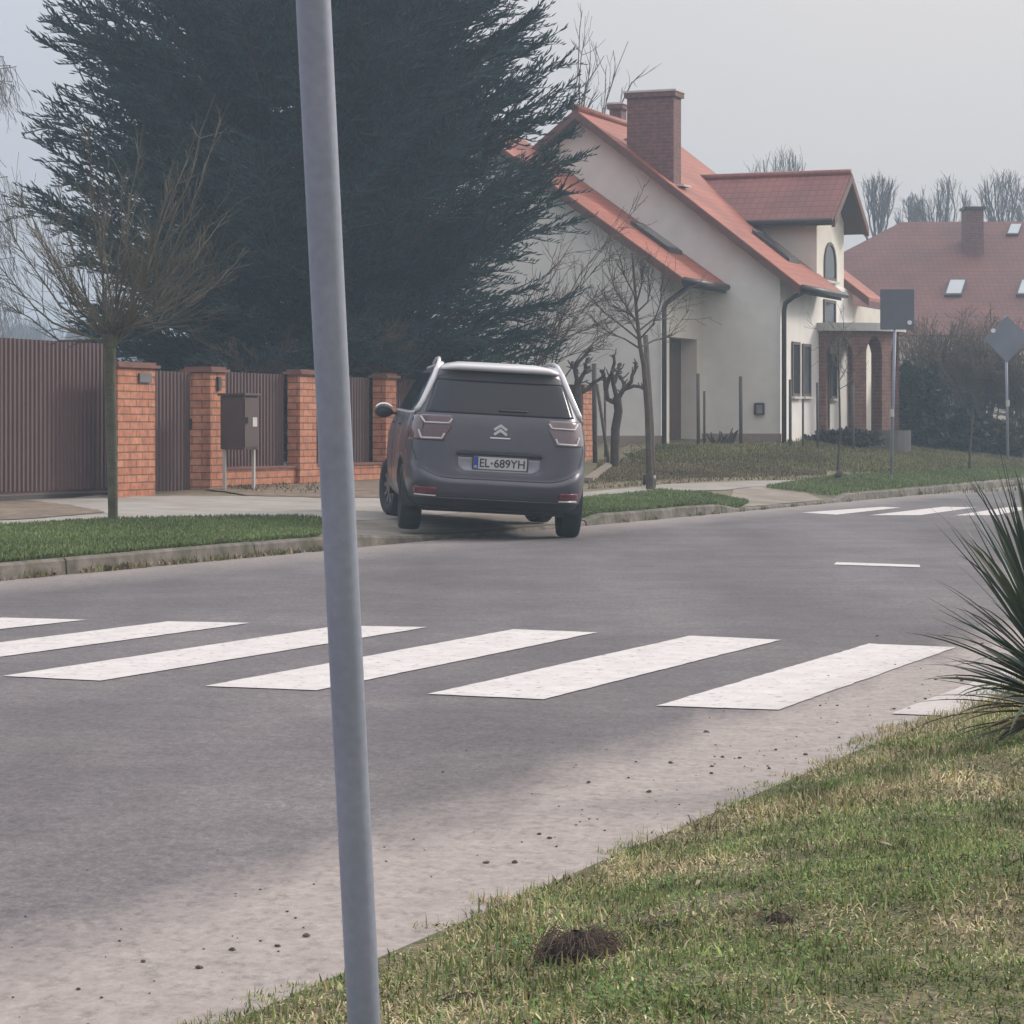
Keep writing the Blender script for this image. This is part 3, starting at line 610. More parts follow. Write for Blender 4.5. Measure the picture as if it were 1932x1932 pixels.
slab('wing_roof', (XP, wingz(XP)), (xae, zae), MVA, -.004, .07, m_tile, house); slab('wing_roof', (XP - .004, wingz(XP)), (2 * XP - xae, zae), MVA, -.004, .07, m_tile, house)
slab('wing_soffit', (XP, wingz(XP)), (xae - .03, wingz(xae - .03)), MVA + .05, -.006, .12, m_soffit, house, .073); slab('wing_soffit', (XP - .004, wingz(XP)), (2 * XP - xae, zae), MVA + .05, -.006, .12, m_soffit, house, .073)
slab('verge_board', (XP, wingz(XP)), (xae, zae), MVA - .03, MVA + .045, .17, m_board, house, .02)
mb = MB(); mb.tube([(xae + .06, MVA - .02, zae - .06), (xae + .06, -.2, zae - .06)], .065, 8); mb.build('gutter', m_gutter, house, True)
mb = MB(); pz = hz(572, Xa, MA); mb.tube([(Xa + .09, MA - .07, -.4), (Xa + .09, MA - .07, pz - .1), (Xa + .13, MA - .05, pz), (xae + .05, MA + .1, zae - .12)], .05, 8); mb.build('downpipe', m_gutter, house, True)
a = roofpt(1190, 424, wingz); b = roofpt(1270, 478, wingz); print('sky3', a, b)
skylight(a[0], b[0], max(a[1], MVA + .5), max(a[1], MVA + .5) + .78, wingz, m_glass)
# porch: rounded balcony slab on brick columns with pointed-round arches
pc, pr = hm(1541, 0) + 1.5, 1.5
zs1 = hz(613, .6, pc); zs0 = zs1 - .17
arc = [(pr * math.sin(t), pc - pr * math.cos(t)) for t in [math.pi * k / 18 for k in range(19)]]
porch = MB(); porch.prism([(0.002, y, zs0) if i in (0, 18) else (x, y, zs0) for i, (x, y) in enumerate(arc)], (0, 0, zs1 - zs0)); porch.build('porch_slab', m_slab, house)
rp = pr - .16; 
cols_a = [R(v) for v in (0, 37, 68, 112, 143, 180)]; NB = 5
def pa(t, r): return (max(.004, r * math.sin(t)), pc - r * math.cos(t))
zfl = hz(812, .8, pc)
mb = MB(); mb.prism([(max(.003, (pr + .1) * math.sin(t)), pc - (pr + .1) * math.cos(t), -.8) for t in [math.pi * k / 18 for k in range(19)]], (0, 0, zfl + .8)); mb.build('porch_floor', mat('dark_step', (.07, .062, .058), .9, .2, 4), house)
for k in range(NB):
    t0, t1 = cols_a[k], cols_a[k + 1]; hw = .12; mb = MB(); q = 12
    # spandrel with an arch cut out, following the curve
    prev = None
    for j in range(q + 1):
        f = j / q; t = t0 + hw * .7 + (t1 - t0 - 1.4 * hw) * f
        za = zs0 - .80 + .70 * math.sqrt(max(0, 1 - (2 * f - 1) ** 2))
        cur = [(*pa(t, rp), zs0 - .003), (*pa(t, rp - .26), zs0 - .003), (*pa(t, rp - .26), za), (*pa(t, rp), za)]
        if prev: mb.add(prev + cur, [(0, 4, 5, 1), (1, 5, 6, 2), (2, 6, 7, 3), (3, 7, 4, 0)])
        prev = cur
    mb.build('porch_arch', m_porchbrick, house)
for k, t in enumerate(cols_a):
    hw = .115; tt = [max(0.0, t - hw), min(math.pi, t + hw)]
    poly = [(*pa(tt[0], rp + .004), zfl), (*pa(tt[1], rp + .004), zfl), (*pa(tt[1], rp - .27), zfl), (*pa(tt[0], rp - .27), zfl)]
    mb = MB(); mb.prism(poly, (0, 0, zs0 - zfl - .004)); mb.build('porch_column', m_porchbrick, house)
# far-side stretch of facade beyond the bay (balcony wall strip)
mb = MB(); mb.box((-3.5, MF - .319, -.6), (-.01, MF + 3.0, 3.0)); mb.build('rear_wing_wall', m_wall_c, house)

# ------------------------------------------------------------------ brown-roofed house behind
h2 = thing('brown_roofed_house', 'large cream house with brown hipped roof far right behind the bushes', 'house', (*W(1850, 830, 84)[:2], .9))
o2 = h2.location.copy()
def L2(px, py, Y): return W(px, py, Y) - o2
eL, eR = L2(1290, 632, 80), L2(2330, 632, 80); rL, rR = L2(1700, 419, 86.5), L2(2150, 416, 86.5)
eLb = Vector((eL.x, eL.y + 13, eL.z)); eRb = Vector((eR.x, eR.y + 13, eR.z))
mk('roof', [eL, eR, rR, rL, eRb, eLb], [(0, 1, 2, 3), (1, 4, 2), (4, 5, 3, 2), (5, 0, 3), (0, 5, 4, 1)], m_tile2, h2)
mb = MB(); mb.box((eL.x + .6, eL.y + .6, -1.2), (eR.x - .6, eL.y + 12.4, eL.z - .02)); mb.build('wall', m_wall_c, h2)
def on2(px, py):     # point of the front roof plane
    n = (eR - eL).cross(rL - eL); d = n.dot(eL); o = Vector((0, 0, HC)) - o2; r = W(px, py, 1.0) - Vector((0, 0, HC))
    return o + r * ((d - n.dot(o)) / n.dot(r))
nn = (eR - eL).cross(rL - eL).normalized()
if nn.z < 0: nn = -nn
for (x0, x1, y0, y1, sh) in ((1781, 1819, 531, 561, 5), (1916, 1956, 531, 561, 5), (1898, 1925, 426, 447, 4)):
    P = [on2(x0, y1), on2(x1 - sh, y1), on2(x1 + sh, y0), on2(x0 + 2 * sh, y0)]
    mb = MB(); mb.prism([p + nn * .002 for p in P], nn * .10); f_ = mb.build('skylight', m_gutter, h2)
    c = sum(P, Vector()) / 4; mk('pane', [c + (p - c) * .84 + nn * .106 for p in P], [(0, 1, 2, 3)], m_glass_lt, f_)
pA, pB = L2(1822, 500, 84.5), L2(1856, 395, 84.5)
mb = MB(); mb.box((pA.x, pA.y, pA.z - .5), (pB.x, pA.y + .8, pB.z)); ch2 = mb.build('chimney', m_chim, h2)
mb = MB(); mb.box((pA.x - .06, pA.y - .06, pB.z + .001), (pB.x + .06, pA.y + .86, pB.z + .09)); mb.build('chimney_cap', m_gutter, ch2)
for (x0, x1) in ((1745, 1775), (1800, 1835), (1880, 1910)):
    a, b = L2(x0, 770, 80.6), L2(x1, 690, 80.6); mb = MB(); mb.box((a.x, eL.y + .55, a.z), (b.x, eL.y + .598, b.z)); f_ = mb.build('window', m_frame, h2)
    mb = MB(); mb.box((a.x + .06, eL.y + .53, a.z + .06), (b.x - .06, eL.y + .548, b.z - .06)); mb.build('pane', m_glass, f_)

# ------------------------------------------------------------------ brick fence, gates
SF = SK + 6.4
m_brick = brick_mat('fence_brick', (.44, .165, .09), (.52, .23, .135), (.20, .10, .07), .30, .095, ms=.010)
m_cap = mat('fence_cap', (.17, .075, .058), .8, .2, 5)
m_sheet = mat('brown_sheet', (.112, .064, .064), .55, .08, 3)
def ft(px, s=None): s = SF if s is None else s; Y = onS(px, s); return ST(((px - CX) / F * Y, Y))[1]
def fz(px, py, s=None): s = SF if s is None else s; return HC + (YH - py) / F * onS(px, s)
t0f = ft(222); fb = XY(SF, t0f); fz0 = zxy(*fb)
fence = thing('brick_fence', 'fence of orange brick pillars and brown corrugated sheet panels along the pavement', 'fence', (*fb, fz0), -PSI)
def corrug(name, ya, yb, z0, z1, X, parent, per=.095, amp=.022):
    n = max(2, int((yb - ya) / per)); P = []
    for i in range(n):
        y = ya + per * i
        for f, x in ((0, 0), (.42, 0), (.55, amp), (.88, amp)): P.append((X + x, y + f * per))
    V = [(x, y, z0) for x, y in P] + [(x, y, z1) for x, y in P]; k = len(P)
    o = mk(name, V, [(i, i + 1, k + i + 1, k + i) for i in range(k - 1)], m_sheet, parent)
    md = o.modifiers.new('thickness', 'SOLIDIFY'); md.thickness = .004; return o
def pillar(px0, px1, pyt, back, parent, tz=None):
    a, b = ft(px0) - t0f, ft(px1) - t0f; zt = (fz((px0 + px1) / 2, pyt) if tz is None else tz) - fz0
    x, y = XY(SF, (a + b) / 2 + t0f); zb = zxy(x, y) - fz0 - .15
    mb = MB(); mb.box((-back, a, zb), (0, b, zt - .06)); p = mb.build('pillar', m_brick, parent)
    mb = MB(); mb.box((-back - .05, a - .05, zt - .059), (.05, b + .05, zt - .02)); mb.box((-back - .01, a - .01, zt - .0195), (.01, b + .01, zt + .012)); mb.build('cap', m_cap, p)
    return p, a, b, zt
pA, aA, bA, zA = pillar(222, 293, 685, .12, fence); pB, aB, bB, zB = pillar(397, 425, 694, .38, fence)
pC, aC, bC, zC = pillar(566, 597, 699, .20, fence); pD, aD, bD, zD = pillar(728, 748, 706, .22, fence); pE, aE, bE, zE = pillar(1100, 1119, 727, .40, fence)
mids = [(bD + (aE - bD) * k / 3) for k in (1, 2)]
for q in mids:
    mb = MB(); x, y = XY(SF, q + t0f); zb = zxy(x, y) - fz0; mb.box((-.38, q, zb - .15), (0, q + .4, zb + 1.48)); p_ = mb.build('pillar', m_brick, fence)
    mb = MB(); mb.box((-.43, q - .05, zb + 1.481), (.05, q + .45, zb + 1.53)); mb.build('cap', m_cap, p_)
for (ya, yb, zt) in ((bB, aC, zC - .06), (bC, aD, zD - .06), (bD, mids[0], zD - .05), (mids[0] + .4, mids[1], zD), (mids[1] + .4, aE, zE - .1)):
    x, y = XY(SF, (ya + yb) / 2 + t0f); zb = zxy(x, y) - fz0
    corrug('panel', ya + .003, yb - .02, zb + .22, zt, -.26, fence)
    mb = MB(); n = 1; mb.box((-.30, ya + .002, zb - .2), (-.06, yb - .002, zb + .24)); w_ = mb.build('low_wall', m_brick, fence)
    mb = MB(); mb.box((-.32, ya + .003, zb + .2405), (-.04, yb - .003, zb + .275)); mb.build('coping', m_cap, w_)
# number plate and slot on the pillars
m_plate = mat('grey_plate', (.13, .13, .14), .5, .1, 5)
ya, yb = ft(260) - t0f, ft(283) - t0f
mb = MB(); mb.box((.001, ya, fz(270, 722) - fz0), (.03, yb, fz(270, 704) - fz0)); mb.build('letter_slot', m_plate, pA, bevel=.005)
ya, yb = ft(408) - t0f, ft(414) - t0f
mb = MB(); mb.box((.001, ya, fz(411, 737) - fz0), (.035, yb, fz(411, 711) - fz0)); mb.build('intercom', m_gutter, pB, bevel=.005)
# wicket gate between the first pillars
g1 = thing('wicket_gate', 'narrow brown sheet gate between the two left brick pillars', 'gate', (*XY(SF + .26, t0f + bA), fz0), -PSI)
corrug('panel', .01, aB - bA - .06, .06, fz(320, 699) - fz0, 0, g1)
mb = MB(); w_ = aB - bA
for z in (.08, fz(320, 699) - fz0 - .06): mb.box((-.06, .0, z), (-.012, w_ - .05, z + .05))
mb.box((-.06, 0.0, .131), (-.012, .045, fz(320, 699) - fz0 - .062)); mb.build('frame', m_sheet, g1)
mb = MB(); mb.box((.027, w_ - .16, .85), (.06, w_ - .13, 1.0)); mb.build('handle', m_gutter, g1)
# big sliding gate on the left, behind its pillar
SG = SF + .55; tg0 = ft(-120, SG); tg1 = ft(214, SG); gx = XY(SG, tg1); gz = zxy(*gx)
g2 = thing('sliding_gate', 'tall brown corrugated sheet gate left of the first brick pillar', 'gate', (*gx, gz), -PSI)
zt_ = fz(100, 643, SG) - gz; zb_ = fz(100, 922, SG) - gz
corrug('panel', tg0 - tg1, -.02, zb_ - .02, zt_, 0, g2)
mb = MB()
for z in (zb_ - .06, zt_ - .09): mb.box((-.07, tg0 - tg1, z), (-.012, -.01, z + .06))
mb.box((-.07, -.06, zb_ + .01), (-.012, -.011, zt_ - .10)); mb.build('frame', m_sheet, g2)
mb = MB(); mb.box((-.05, tg0 - tg1, zb_ - .12), (-.02, -.03, zb_ - .065)); mb.box((-.05, -.3, gz * 0 - .05), (-.02, -.25, zb_ - .12)); mb.build('rail', m_gutter, g2)
# utility cabinet
SC = SK + 5.75; ca, cb = ft(459, SC), ft(487, SC); cx, cyy = XY(SC, ca); cz = zxy(cx, cyy)
cab = thing('utility_cabinet', 'dark brown metal utility cabinet on legs in front of the brick fence', 'cabinet', (cx, cyy, cz), -PSI)
m_cab = mat('cabinet_brown', (.075, .043, .038), .55, .12, 4); wd = cb - ca; z0, z1 = fz(470, 848, SC) - cz, fz(470, 747, SC) - cz
mb = MB(); mb.box((-.34, 0, z0), (0, wd, z1)); mb.build('body', m_cab, cab, bevel=.008)
mb = MB(); mb.box((-.37, -.03, z1 + .002), (.04, wd + .03, z1 + .035)); mb.build('lid', m_cab, cab, bevel=.006)
mb = MB(); mb.box((.001, .02, z0 + .03), (.014, wd - .02, z1 - .03)); dcab = mb.build('door', m_cab, cab)
mb = MB(); mb.box((.0145, wd * .55, z0 + .30), (.02, wd * .85, z0 + .42)); mb.build('sticker', m_flash, dcab)
mb = MB(); mb.box((.0145, wd * .12, z0 + .34), (.04, wd * .2, z0 + .42)); mb.build('handle', m_gutter, dcab)
for x, y in ((-.30, .03), (-.04, wd - .07)): mb = MB(); mb.box((x - .018, y, -.15), (x + .018, y + .036, z0 - .002)); mb.build('leg', m_slab, cab)

# ------------------------------------------------------------------ signs seen from behind
m_signback = mat('sign_back', (.115, .12, .145), .55, .1, 3)
m_galv = mat('galvanised_steel', (.30, .322, .40), .5, .07, 60, .06, 300, metal=.2, c2=(.25, .268, .335), s2=3.5, f2=(.35, .7), det=8)
m_white = mat('white_cap', (.75, .75, .74), .5, .03)
b = GF(1681, 900)
sg = thing('square_road_sign', 'square road sign seen from behind on a tall grey post', 'road sign', b)
tp = W(1690, 548, b.y) - b
mb = MB(); mb.tube([(0, 0, -.2), (tp.x, 0, tp.z)], .028, 10); mb.build('post', m_galv, sg, True)
p0, p1 = W(1660, 622, b.y) - b, W(1724, 546, b.y) - b
mb = MB(); mb.box((p0.x, -.06, p0.z), (p1.x, -.035, p1.z)); pl = mb.build('plate', m_signback, sg, bevel=.01)
mb = MB(); mb.box((p0.x + .02, -.0345, p1.z - .16), (p1.x - .02, -.03, p1.z - .12)); mb.build('bracket', m_galv, pl); mb = MB(); mb.box((p0.x + .02, -.0345, p0.z + .12), (p1.x - .02, -.03, p0.z + .16)); mb.build('bracket', m_galv, pl)
mb = MB(); c = W(1715, 609, b.y) - b; mb.tube([(c.x, -.085, c.z), (c.x, -.061, c.z)], .042, 12); mb.build('reflector', m_white, pl)
mb = MB(); c = W(1684, 778, b.y) - b; mb.tube([(c.x - .01, 0, c.z - .08), (c.x - .01, 0, c.z + .06)], .04, 10); mb.build('collar', m_slab, sg)
b = GF(1902, 872)
sg = thing('diamond_road_sign', 'diamond road sign seen from behind on a grey post at the right edge', 'road sign', b)
tp = W(1897, 596, b.y) - b
mb = MB(); mb.tube([(0, 0, -.2), (tp.x, 0, tp.z)], .032, 10); mb.build('post', m_galv, sg, True)
c = W(1899, 640, b.y) - b; r = .53
mb = MB(); mb.prism([(c.x - r, -.06, c.z), (c.x, -.06, c.z - r), (c.x + r, -.06, c.z), (c.x, -.06, c.z + r)], (0, .025, 0)); pl = mb.build('plate', mat('sign_back_blue', (.165, .175, .215), .55, .1, 3), sg, bevel=.01)
mb = MB(); q = W(1873, 624, b.y) - b; mb.tube([(q.x, -.085, q.z), (q.x, -.061, q.z)], .05, 12); mb.build('reflector', m_white, pl)
mb = MB(); q = W(1901, 760, b.y) - b; mb.tube([(q.x, 0, q.z - .08), (q.x, 0, q.z + .06)], .045, 10); mb.build('collar', m_slab, sg)

# ------------------------------------------------------------------ foreground pole
pb = W(689, 1975, 4.35); pb.z = znear(*ST(pb)); ptop = W(591, 0, 4.1) ; ext = ptop + (ptop - pb) * .35
pole = thing('steel_pole', 'grey galvanised steel pole leaning in the foreground grass', 'pole', pb)
mb = MB(); q = ext - pb
mb.tube([-(q.normalized()) * .25] + [q * (k / 16) for k in range(17)], .0272, 32); mb.build('tube', m_galv, pole, True)
mb = MB(); mb.tube([q - q.normalized() * .002, q + q.normalized() * .02], [.0287, .026], 24); mb.build('cap', m_gutter, pole, True)

# ------------------------------------------------------------------ trees and shrubs
m_spruce = mat('spruce_needles', (1, 1, 1), .75, .25, 1.2, vcol=True, spec=.2)
m_bark = mat('bark', (.085, .066, .054), .95, .3, 9, .6, 40)
m_bark_g = mat('mossy_bark', (.095, .088, .062), .95, .3, 7, .6, 40, c2=(.075, .085, .05), s2=5)
m_twig = mat('grey_twig', (.10, .080, .074), .9, .25, 4)
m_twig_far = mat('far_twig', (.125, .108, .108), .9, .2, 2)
m_twig_o = mat('olive_twig', (.145, .126, .098), .9, .3, 3, c2=(.115, .110, .080), s2=2)
m_twig_b = mat('brown_twig', (.155, .110, .085), .9, .3, 3)
def perp(d):
    a = Vector((0, 0, 1)) if abs(d.z) < .9 else Vector((1, 0, 0)); p = d.cross(a).normalized(); return p, d.cross(p).normalized()
def grow(segs, p, d, L_, r, lvl, up=.12, jit=.16, kids=(4, 6), ang=(.4, .8), ratio=(.45, .7), n=5, r_end=.35, minr=.002):
    d = d.normalized(); pts = [p]; st = L_ / n
    for i in range(n):
        d = (d + rv(jit) + Vector((0, 0, up))).normalized(); q = pts[-1] + d * st
        ra = max(minr, r * (1 - (1 - r_end) * i / n)); rb = max(minr, r * (1 - (1 - r_end) * (i + 1) / n))
        segs.append((pts[-1], q, ra, rb)); pts.append(q)
    if lvl > 0:
        for k in range(rnd.randint(*kids)):
            f = rnd.uniform(.25, 1.0) * n; i = min(n - 1, int(f)); b = pts[i].lerp(pts[i + 1], f - i)
            dd = (pts[i + 1] - pts[i]).normalized(); a, c = perp(dd); t = rnd.uniform(0, 6.28); an = rnd.uniform(*ang)
            nd = dd * math.cos(an) + (a * math.cos(t) + c * math.sin(t)) * math.sin(an)
            grow(segs, b, nd, L_ * rnd.uniform(*ratio), max(minr, r * (1 - .65 * f / n) * .6), lvl - 1, up, jit, kids, ang, ratio, max(3, n - 1), r_end, minr)
    return pts
def tree_obj(name, label, cat, base, trunk, crown, mt, mc, group=None, sides=(8, 3), extra=None):
    o = thing(name, label, cat, base, 0, group)
    if trunk:
        v, f = segs_mesh([(a - base, b - base, r0, r1) for a, b, r0, r1 in trunk], sides[0]); mk('trunk', v, f, mt, o, True)
    if crown:
        v, f = segs_mesh([(a - base, b - base, r0, r1) for a, b, r0, r1 in crown], sides[1]); mk('crown', v, f, mc, o)
    return o
def polyseg(segs, pts, r0, r1):
    n = len(pts) - 1
    for i in range(n):
        segs.append((pts[i], pts[i + 1] + (pts[i + 1] - pts[i]) * .06, r0 + (r1 - r0) * i / n, r0 + (r1 - r0) * (i + 1) / n))

# the big spruce behind the fence
def spruce(cx, cy, z0, H=13.2):
    base = Vector((cx, cy, z0)); o = thing('spruce_tree', 'huge dark green spruce rising behind the brick fence out of the picture', 'tree', base)
    mb = MB(); mb.tube([(0, 0, -.3), (.03, 0, 1.5), (0, .04, 4), (.02, 0, 8), (0, 0, H)], [.30, .25, .21, .13, .02], 10); mb.build('trunk', m_bark, o, True)
    limbs = []; EP = []; ED = []; EL = []; EW = []; EC = []
    RT = [(0, 3.35), (1.0, 3.6), (2.0, 4.0), (3.0, 4.5), (4.0, 4.5), (5.2, 4.32), (6.3, 3.9), (7.5, 3.6), (9, 2.6), (H, .15)]
    def Rz(z): return float(np.interp(z, [a for a, _ in RT], [b for _, b in RT]))
    zz = .45
    while zz < H - .3:
        zz += .0165 if zz < 8.4 else .09
        az = rnd.uniform(0, 6.283); lf = rnd.choice((.5, .66, .78, .85, .90, .94, .97, 1.0)) * rnd.uniform(.95, 1.05)
        L_ = Rz(zz) * lf; rad = np.array([math.cos(az), math.sin(az), 0.]); tan = np.array([-math.sin(az), math.cos(az), 0.])
        rise = rnd.uniform(.20, .42) if zz > 2.4 else rnd.uniform(.02, .22); sag = rnd.uniform(.10, .22)
        def P(s): return rad * (L_ * s) + np.array([0, 0, zz - z0 * 0 + L_ * (-sag * math.sin(min(s, .8) / .8 * math.pi) * .6 + rise * s ** 1.7)])
        pts = [Vector(P(k / 5)) for k in range(6)]; polyseg(limbs, pts, max(.012, .011 * L_), .006)
        s = .10
        while s < 1.0:
            s += .115 / L_ * rnd.uniform(.7, 1.3)
            p = P(min(s, 1)); dv = P(min(s + .05, 1.05)) - p; dv /= np.linalg.norm(dv)
            for sg_ in (-1, 1):
                l2 = min(1.15, L_ * .34) * (.46 + .66 * (1 - s)) * rnd.uniform(.4, 1.25)
                if s < .2: l2 *= .75
                d2 = dv * rnd.uniform(.55, .95) + tan * sg_ * rnd.uniform(.5, .95) + np.array([0, 0, rnd.uniform(-.45, .40)]); d2 /= np.linalg.norm(d2)
                m = max(3, int(l2 / .056)); q = np.linspace(.08, 1, m)
                pos = p + d2 * (q * l2)[:, None] + np.array([0, 0, -.10]) * (q ** 2 * l2)[:, None]
                dd = d2 * .75 + dv * .4 + rng.normal(0, .30, (m, 3)) + np.array([0, 0, .22]); dd /= np.linalg.norm(dd, axis=1, keepdims=True)
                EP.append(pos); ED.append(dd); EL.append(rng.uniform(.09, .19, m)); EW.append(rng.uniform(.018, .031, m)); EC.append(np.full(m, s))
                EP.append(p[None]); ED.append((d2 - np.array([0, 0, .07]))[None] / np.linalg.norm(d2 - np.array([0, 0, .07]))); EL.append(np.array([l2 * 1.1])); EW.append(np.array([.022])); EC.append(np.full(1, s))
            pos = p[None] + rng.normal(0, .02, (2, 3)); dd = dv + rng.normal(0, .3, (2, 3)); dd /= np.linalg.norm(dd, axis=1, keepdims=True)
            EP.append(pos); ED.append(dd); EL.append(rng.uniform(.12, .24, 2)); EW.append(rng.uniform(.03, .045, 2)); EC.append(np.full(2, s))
    P_ = np.concatenate(EP); D = np.concatenate(ED); Ln = np.concatenate(EL)[:, None]; Wd = np.concatenate(EW)[:, None]; n = len(P_)
    ref = rng.normal(0, 1, (n, 3)); a = np.cross(D, ref); a /= np.linalg.norm(a, axis=1, keepdims=True); b = np.cross(D, a)
    V = np.stack([P_, P_ + D * Ln * .45 + a * Wd / 2, P_ + D * Ln, P_ + D * Ln * .45 - a * Wd / 2, P_, P_ + D * Ln * .4 + b * Wd / 2, P_ + D * Ln, P_ + D * Ln * .4 - b * Wd / 2], 1).reshape(-1, 3)
    k = np.arange(n)[:, None] * 8; Fq = np.concatenate([k + np.array([[0, 1, 2, 3]]), k + np.array([[4, 5, 6, 7]])])
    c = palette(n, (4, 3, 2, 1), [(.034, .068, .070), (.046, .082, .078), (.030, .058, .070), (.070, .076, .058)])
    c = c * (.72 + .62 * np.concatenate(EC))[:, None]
    v, f = segs_mesh(limbs, 5); mk('limbs', v, f, m_bark, o)
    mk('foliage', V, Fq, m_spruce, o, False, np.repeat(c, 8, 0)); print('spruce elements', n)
sp = W(574, 800, 43.5); spruce(sp.x, sp.y, zxy(sp.x, sp.y))

# pollarded street tree on the left verge
b = GF(213, 987); Yt = b.y
def at(px, py, dy=0.0): return W(px, py, Yt + dy)
tr = []; polyseg(tr, [b - Vector((0, 0, .15)), at(213, 960), at(212, 880), at(209, 780), at(207, 700), at(208, 655), at(209, 632)], .046, .060); tr[0] = (tr[0][0], tr[0][1], .060, .046); tr[-1] = (tr[-1][0], tr[-1][1], .066, .09)
cr = []
for (px, py) in ((168, 240), (270, 238), (405, 180), (428, 200), (-20, 395), (-30, 470), (30, 360), (470, 470), (430, 400), (370, 250), (230, 330), (110, 340), (320, 330), (-10, 560), (350, 480), (60, 430), (180, 380)):
    a = at(209 + rnd.uniform(-12, 12), 640 + rnd.uniform(-12, 14)); e = at(px, py, rnd.uniform(-.9, .9)); d = e - a
    c1 = a + d * .33 + Vector((d.x * .10, 0, -abs(d.x) * .12 + .02)) + rv(.04); c2 = a + d * .68 + Vector((d.x * .06, 0, -abs(d.x) * .06)) + rv(.05)
    P = [a, a.lerp(c1, .5) + rv(.02), c1, c1.lerp(c2, .5) + rv(.02), c2, c2.lerp(e, .5) + rv(.03), e]; polyseg(cr, P, .0145, .0035)
    for k in range(20):
        f = rnd.uniform(.10, .98) * 6; i = min(5, int(f)); q = P[i].lerp(P[i + 1], f - i); dd = (P[i + 1] - P[i]).normalized()
        grow(cr, q, dd + rv(.75) + Vector((0, 0, .1)), rnd.uniform(.15, .55) * (1.1 - f / 9), .0055, 1, .10, .14, (1, 3), (.3, .8), (.4, .7), 3, .5, .0018)
for k in range(42):
    az = rnd.uniform(0, 6.28); el = rnd.uniform(.10, 1.1); d = Vector((math.cos(az) * math.cos(el), math.sin(az) * math.cos(el), math.sin(el)))
    a = at(209 + rnd.uniform(-12, 12), 645 + rnd.uniform(-25, 10)); grow(cr, a, d, rnd.uniform(.6, 1.45), .008, 2, .10, .13, (3, 5), (.25, .7), (.35, .6), 5, .35, .0018)
tree_obj('street_tree', 'bare pollarded street tree with olive twigs on the left grass strip', 'tree', b, tr, cr, m_bark_g, m_twig_o, sides=(12, 3))

# young staked tree right of the car
b = GF(1228, 924); Yt = b.y
tr = []; polyseg(tr, [b - Vector((0, 0, .1)), at(1226, 900), at(1222, 780), at(1215, 690), at(1208, 655), at(1201, 590), at(1197, 530), at(1193, 480)], .055, .014); tr[0] = (tr[0][0], tr[0][1], .075, .055)
cr = []
BR = [[(1207, 657), (1180, 640), (1150, 628), (1119, 605)], [(1205, 640), (1170, 612), (1140, 590), (1112, 560)], [(1203, 610), (1180, 575), (1160, 545), (1148, 505)],
      [(1201, 590), (1222, 570), (1226, 545), (1222, 505)], [(1209, 655), (1235, 642), (1262, 636), (1298, 588)], [(1205, 625), (1230, 605), (1255, 600), (1290, 560)],
      [(1200, 575), (1210, 540), (1215, 500)], [(1199, 560), (1178, 520), (1170, 485)], [(1202, 605), (1185, 590), (1150, 575), (1128, 540)], [(1206, 640), (1232, 612), (1245, 575), (1250, 530)], [(1204, 630), (1186, 600), (1178, 560)]]
for B_ in BR:
    dy = rnd.uniform(-.9, .9); P = [at(x, y, dy * k / (len(B_) - 1)) for k, (x, y) in enumerate(B_)]; polyseg(cr, P, .018, .005)
    for k in range(13):
        f = rnd.uniform(.25, .99) * (len(P) - 1); i = min(len(P) - 2, int(f)); q = P[i].lerp(P[i + 1], f - i); dd = (P[i + 1] - P[i]).normalized()
        grow(cr, q, dd + rv(.7), rnd.uniform(.18, .5), .006, 1, .06, .15, (2, 3), (.3, .8), (.4, .7), 3, .5, .0030)
tree_obj('young_tree', 'bare young tree with spreading twigs beside its wooden stake right of the car', 'tree', b, tr, cr, m_bark, m_twig, sides=(8, 3))
bs = GF(1233, 921); st_ = thing('tree_stake', 'wooden support stake leaning against the young tree right of the car', 'stake', bs)
mb = MB(); mb.tube([(0, 0, -.15), W(1229, 800, bs.y) - bs, W(1218, 632, bs.y) - bs], .04, 8); mb.build('post', mat('weathered_wood', (.135, .115, .098), .9, .25, 8, .4, 50), st_, True)
mb = MB(); q = W(1229, 905, bs.y - .02) - bs; mb.tube([q - Vector((.03, 0, .07)), q + Vector((-.03, 0, .07))], .10, 10); mb.build('trunk_guard', m_gutter, st_, True)

# thin sapling on the lawn, plus a small whip
b = GF(1581, 907); Yt = b.y; tr = []; polyseg(tr, [b - Vector((0, 0, .1)), at(1581, 880), at(1585, 820), at(1584, 760), at(1582, 690), at(1583, 640)], .028, .010)
cr = []
for B_ in ([(1583, 720), (1600, 690), (1618, 672)], [(1582, 700), (1570, 670), (1552, 650)], [(1582, 690), (1596, 655), (1606, 640)], [(1583, 670), (1560, 635), (1540, 620)], [(1582, 660), (1590, 630), (1592, 610)], [(1583, 735), (1600, 725), (1612, 700)]):
    P = [at(x, y, rnd.uniform(-.3, .3) * k) for k, (x, y) in enumerate(B_)]; polyseg(cr, P, .010, .004)
    for k in range(9): i = rnd.randint(0, 1); grow(cr, P[i].lerp(P[i + 1], rnd.random()), P[i + 1] - P[i] + rv(.5), rnd.uniform(.15, .4), .005, 1, .05, .15, (1, 3), (.3, .8), (.4, .7), 3, .5, .003)
tree_obj('sapling', 'thin bare sapling standing on the lawn before the porch', 'tree', b, tr, cr, m_bark, m_twig, sides=(7, 3))
mb = MB(); mb.tube([(-.05, -.02, .02), (.06, -.02, .16)], .06, 8); o_ = mb.build('trunk_guard', m_gutter, bpy.data.objects['sapling'], True)
b = GF(1829, 888); Yt = b.y; tr = []; polyseg(tr, [b - Vector((0, 0, .1)), at(1830, 850), at(1834, 800), at(1838, 760)], .035, .008)
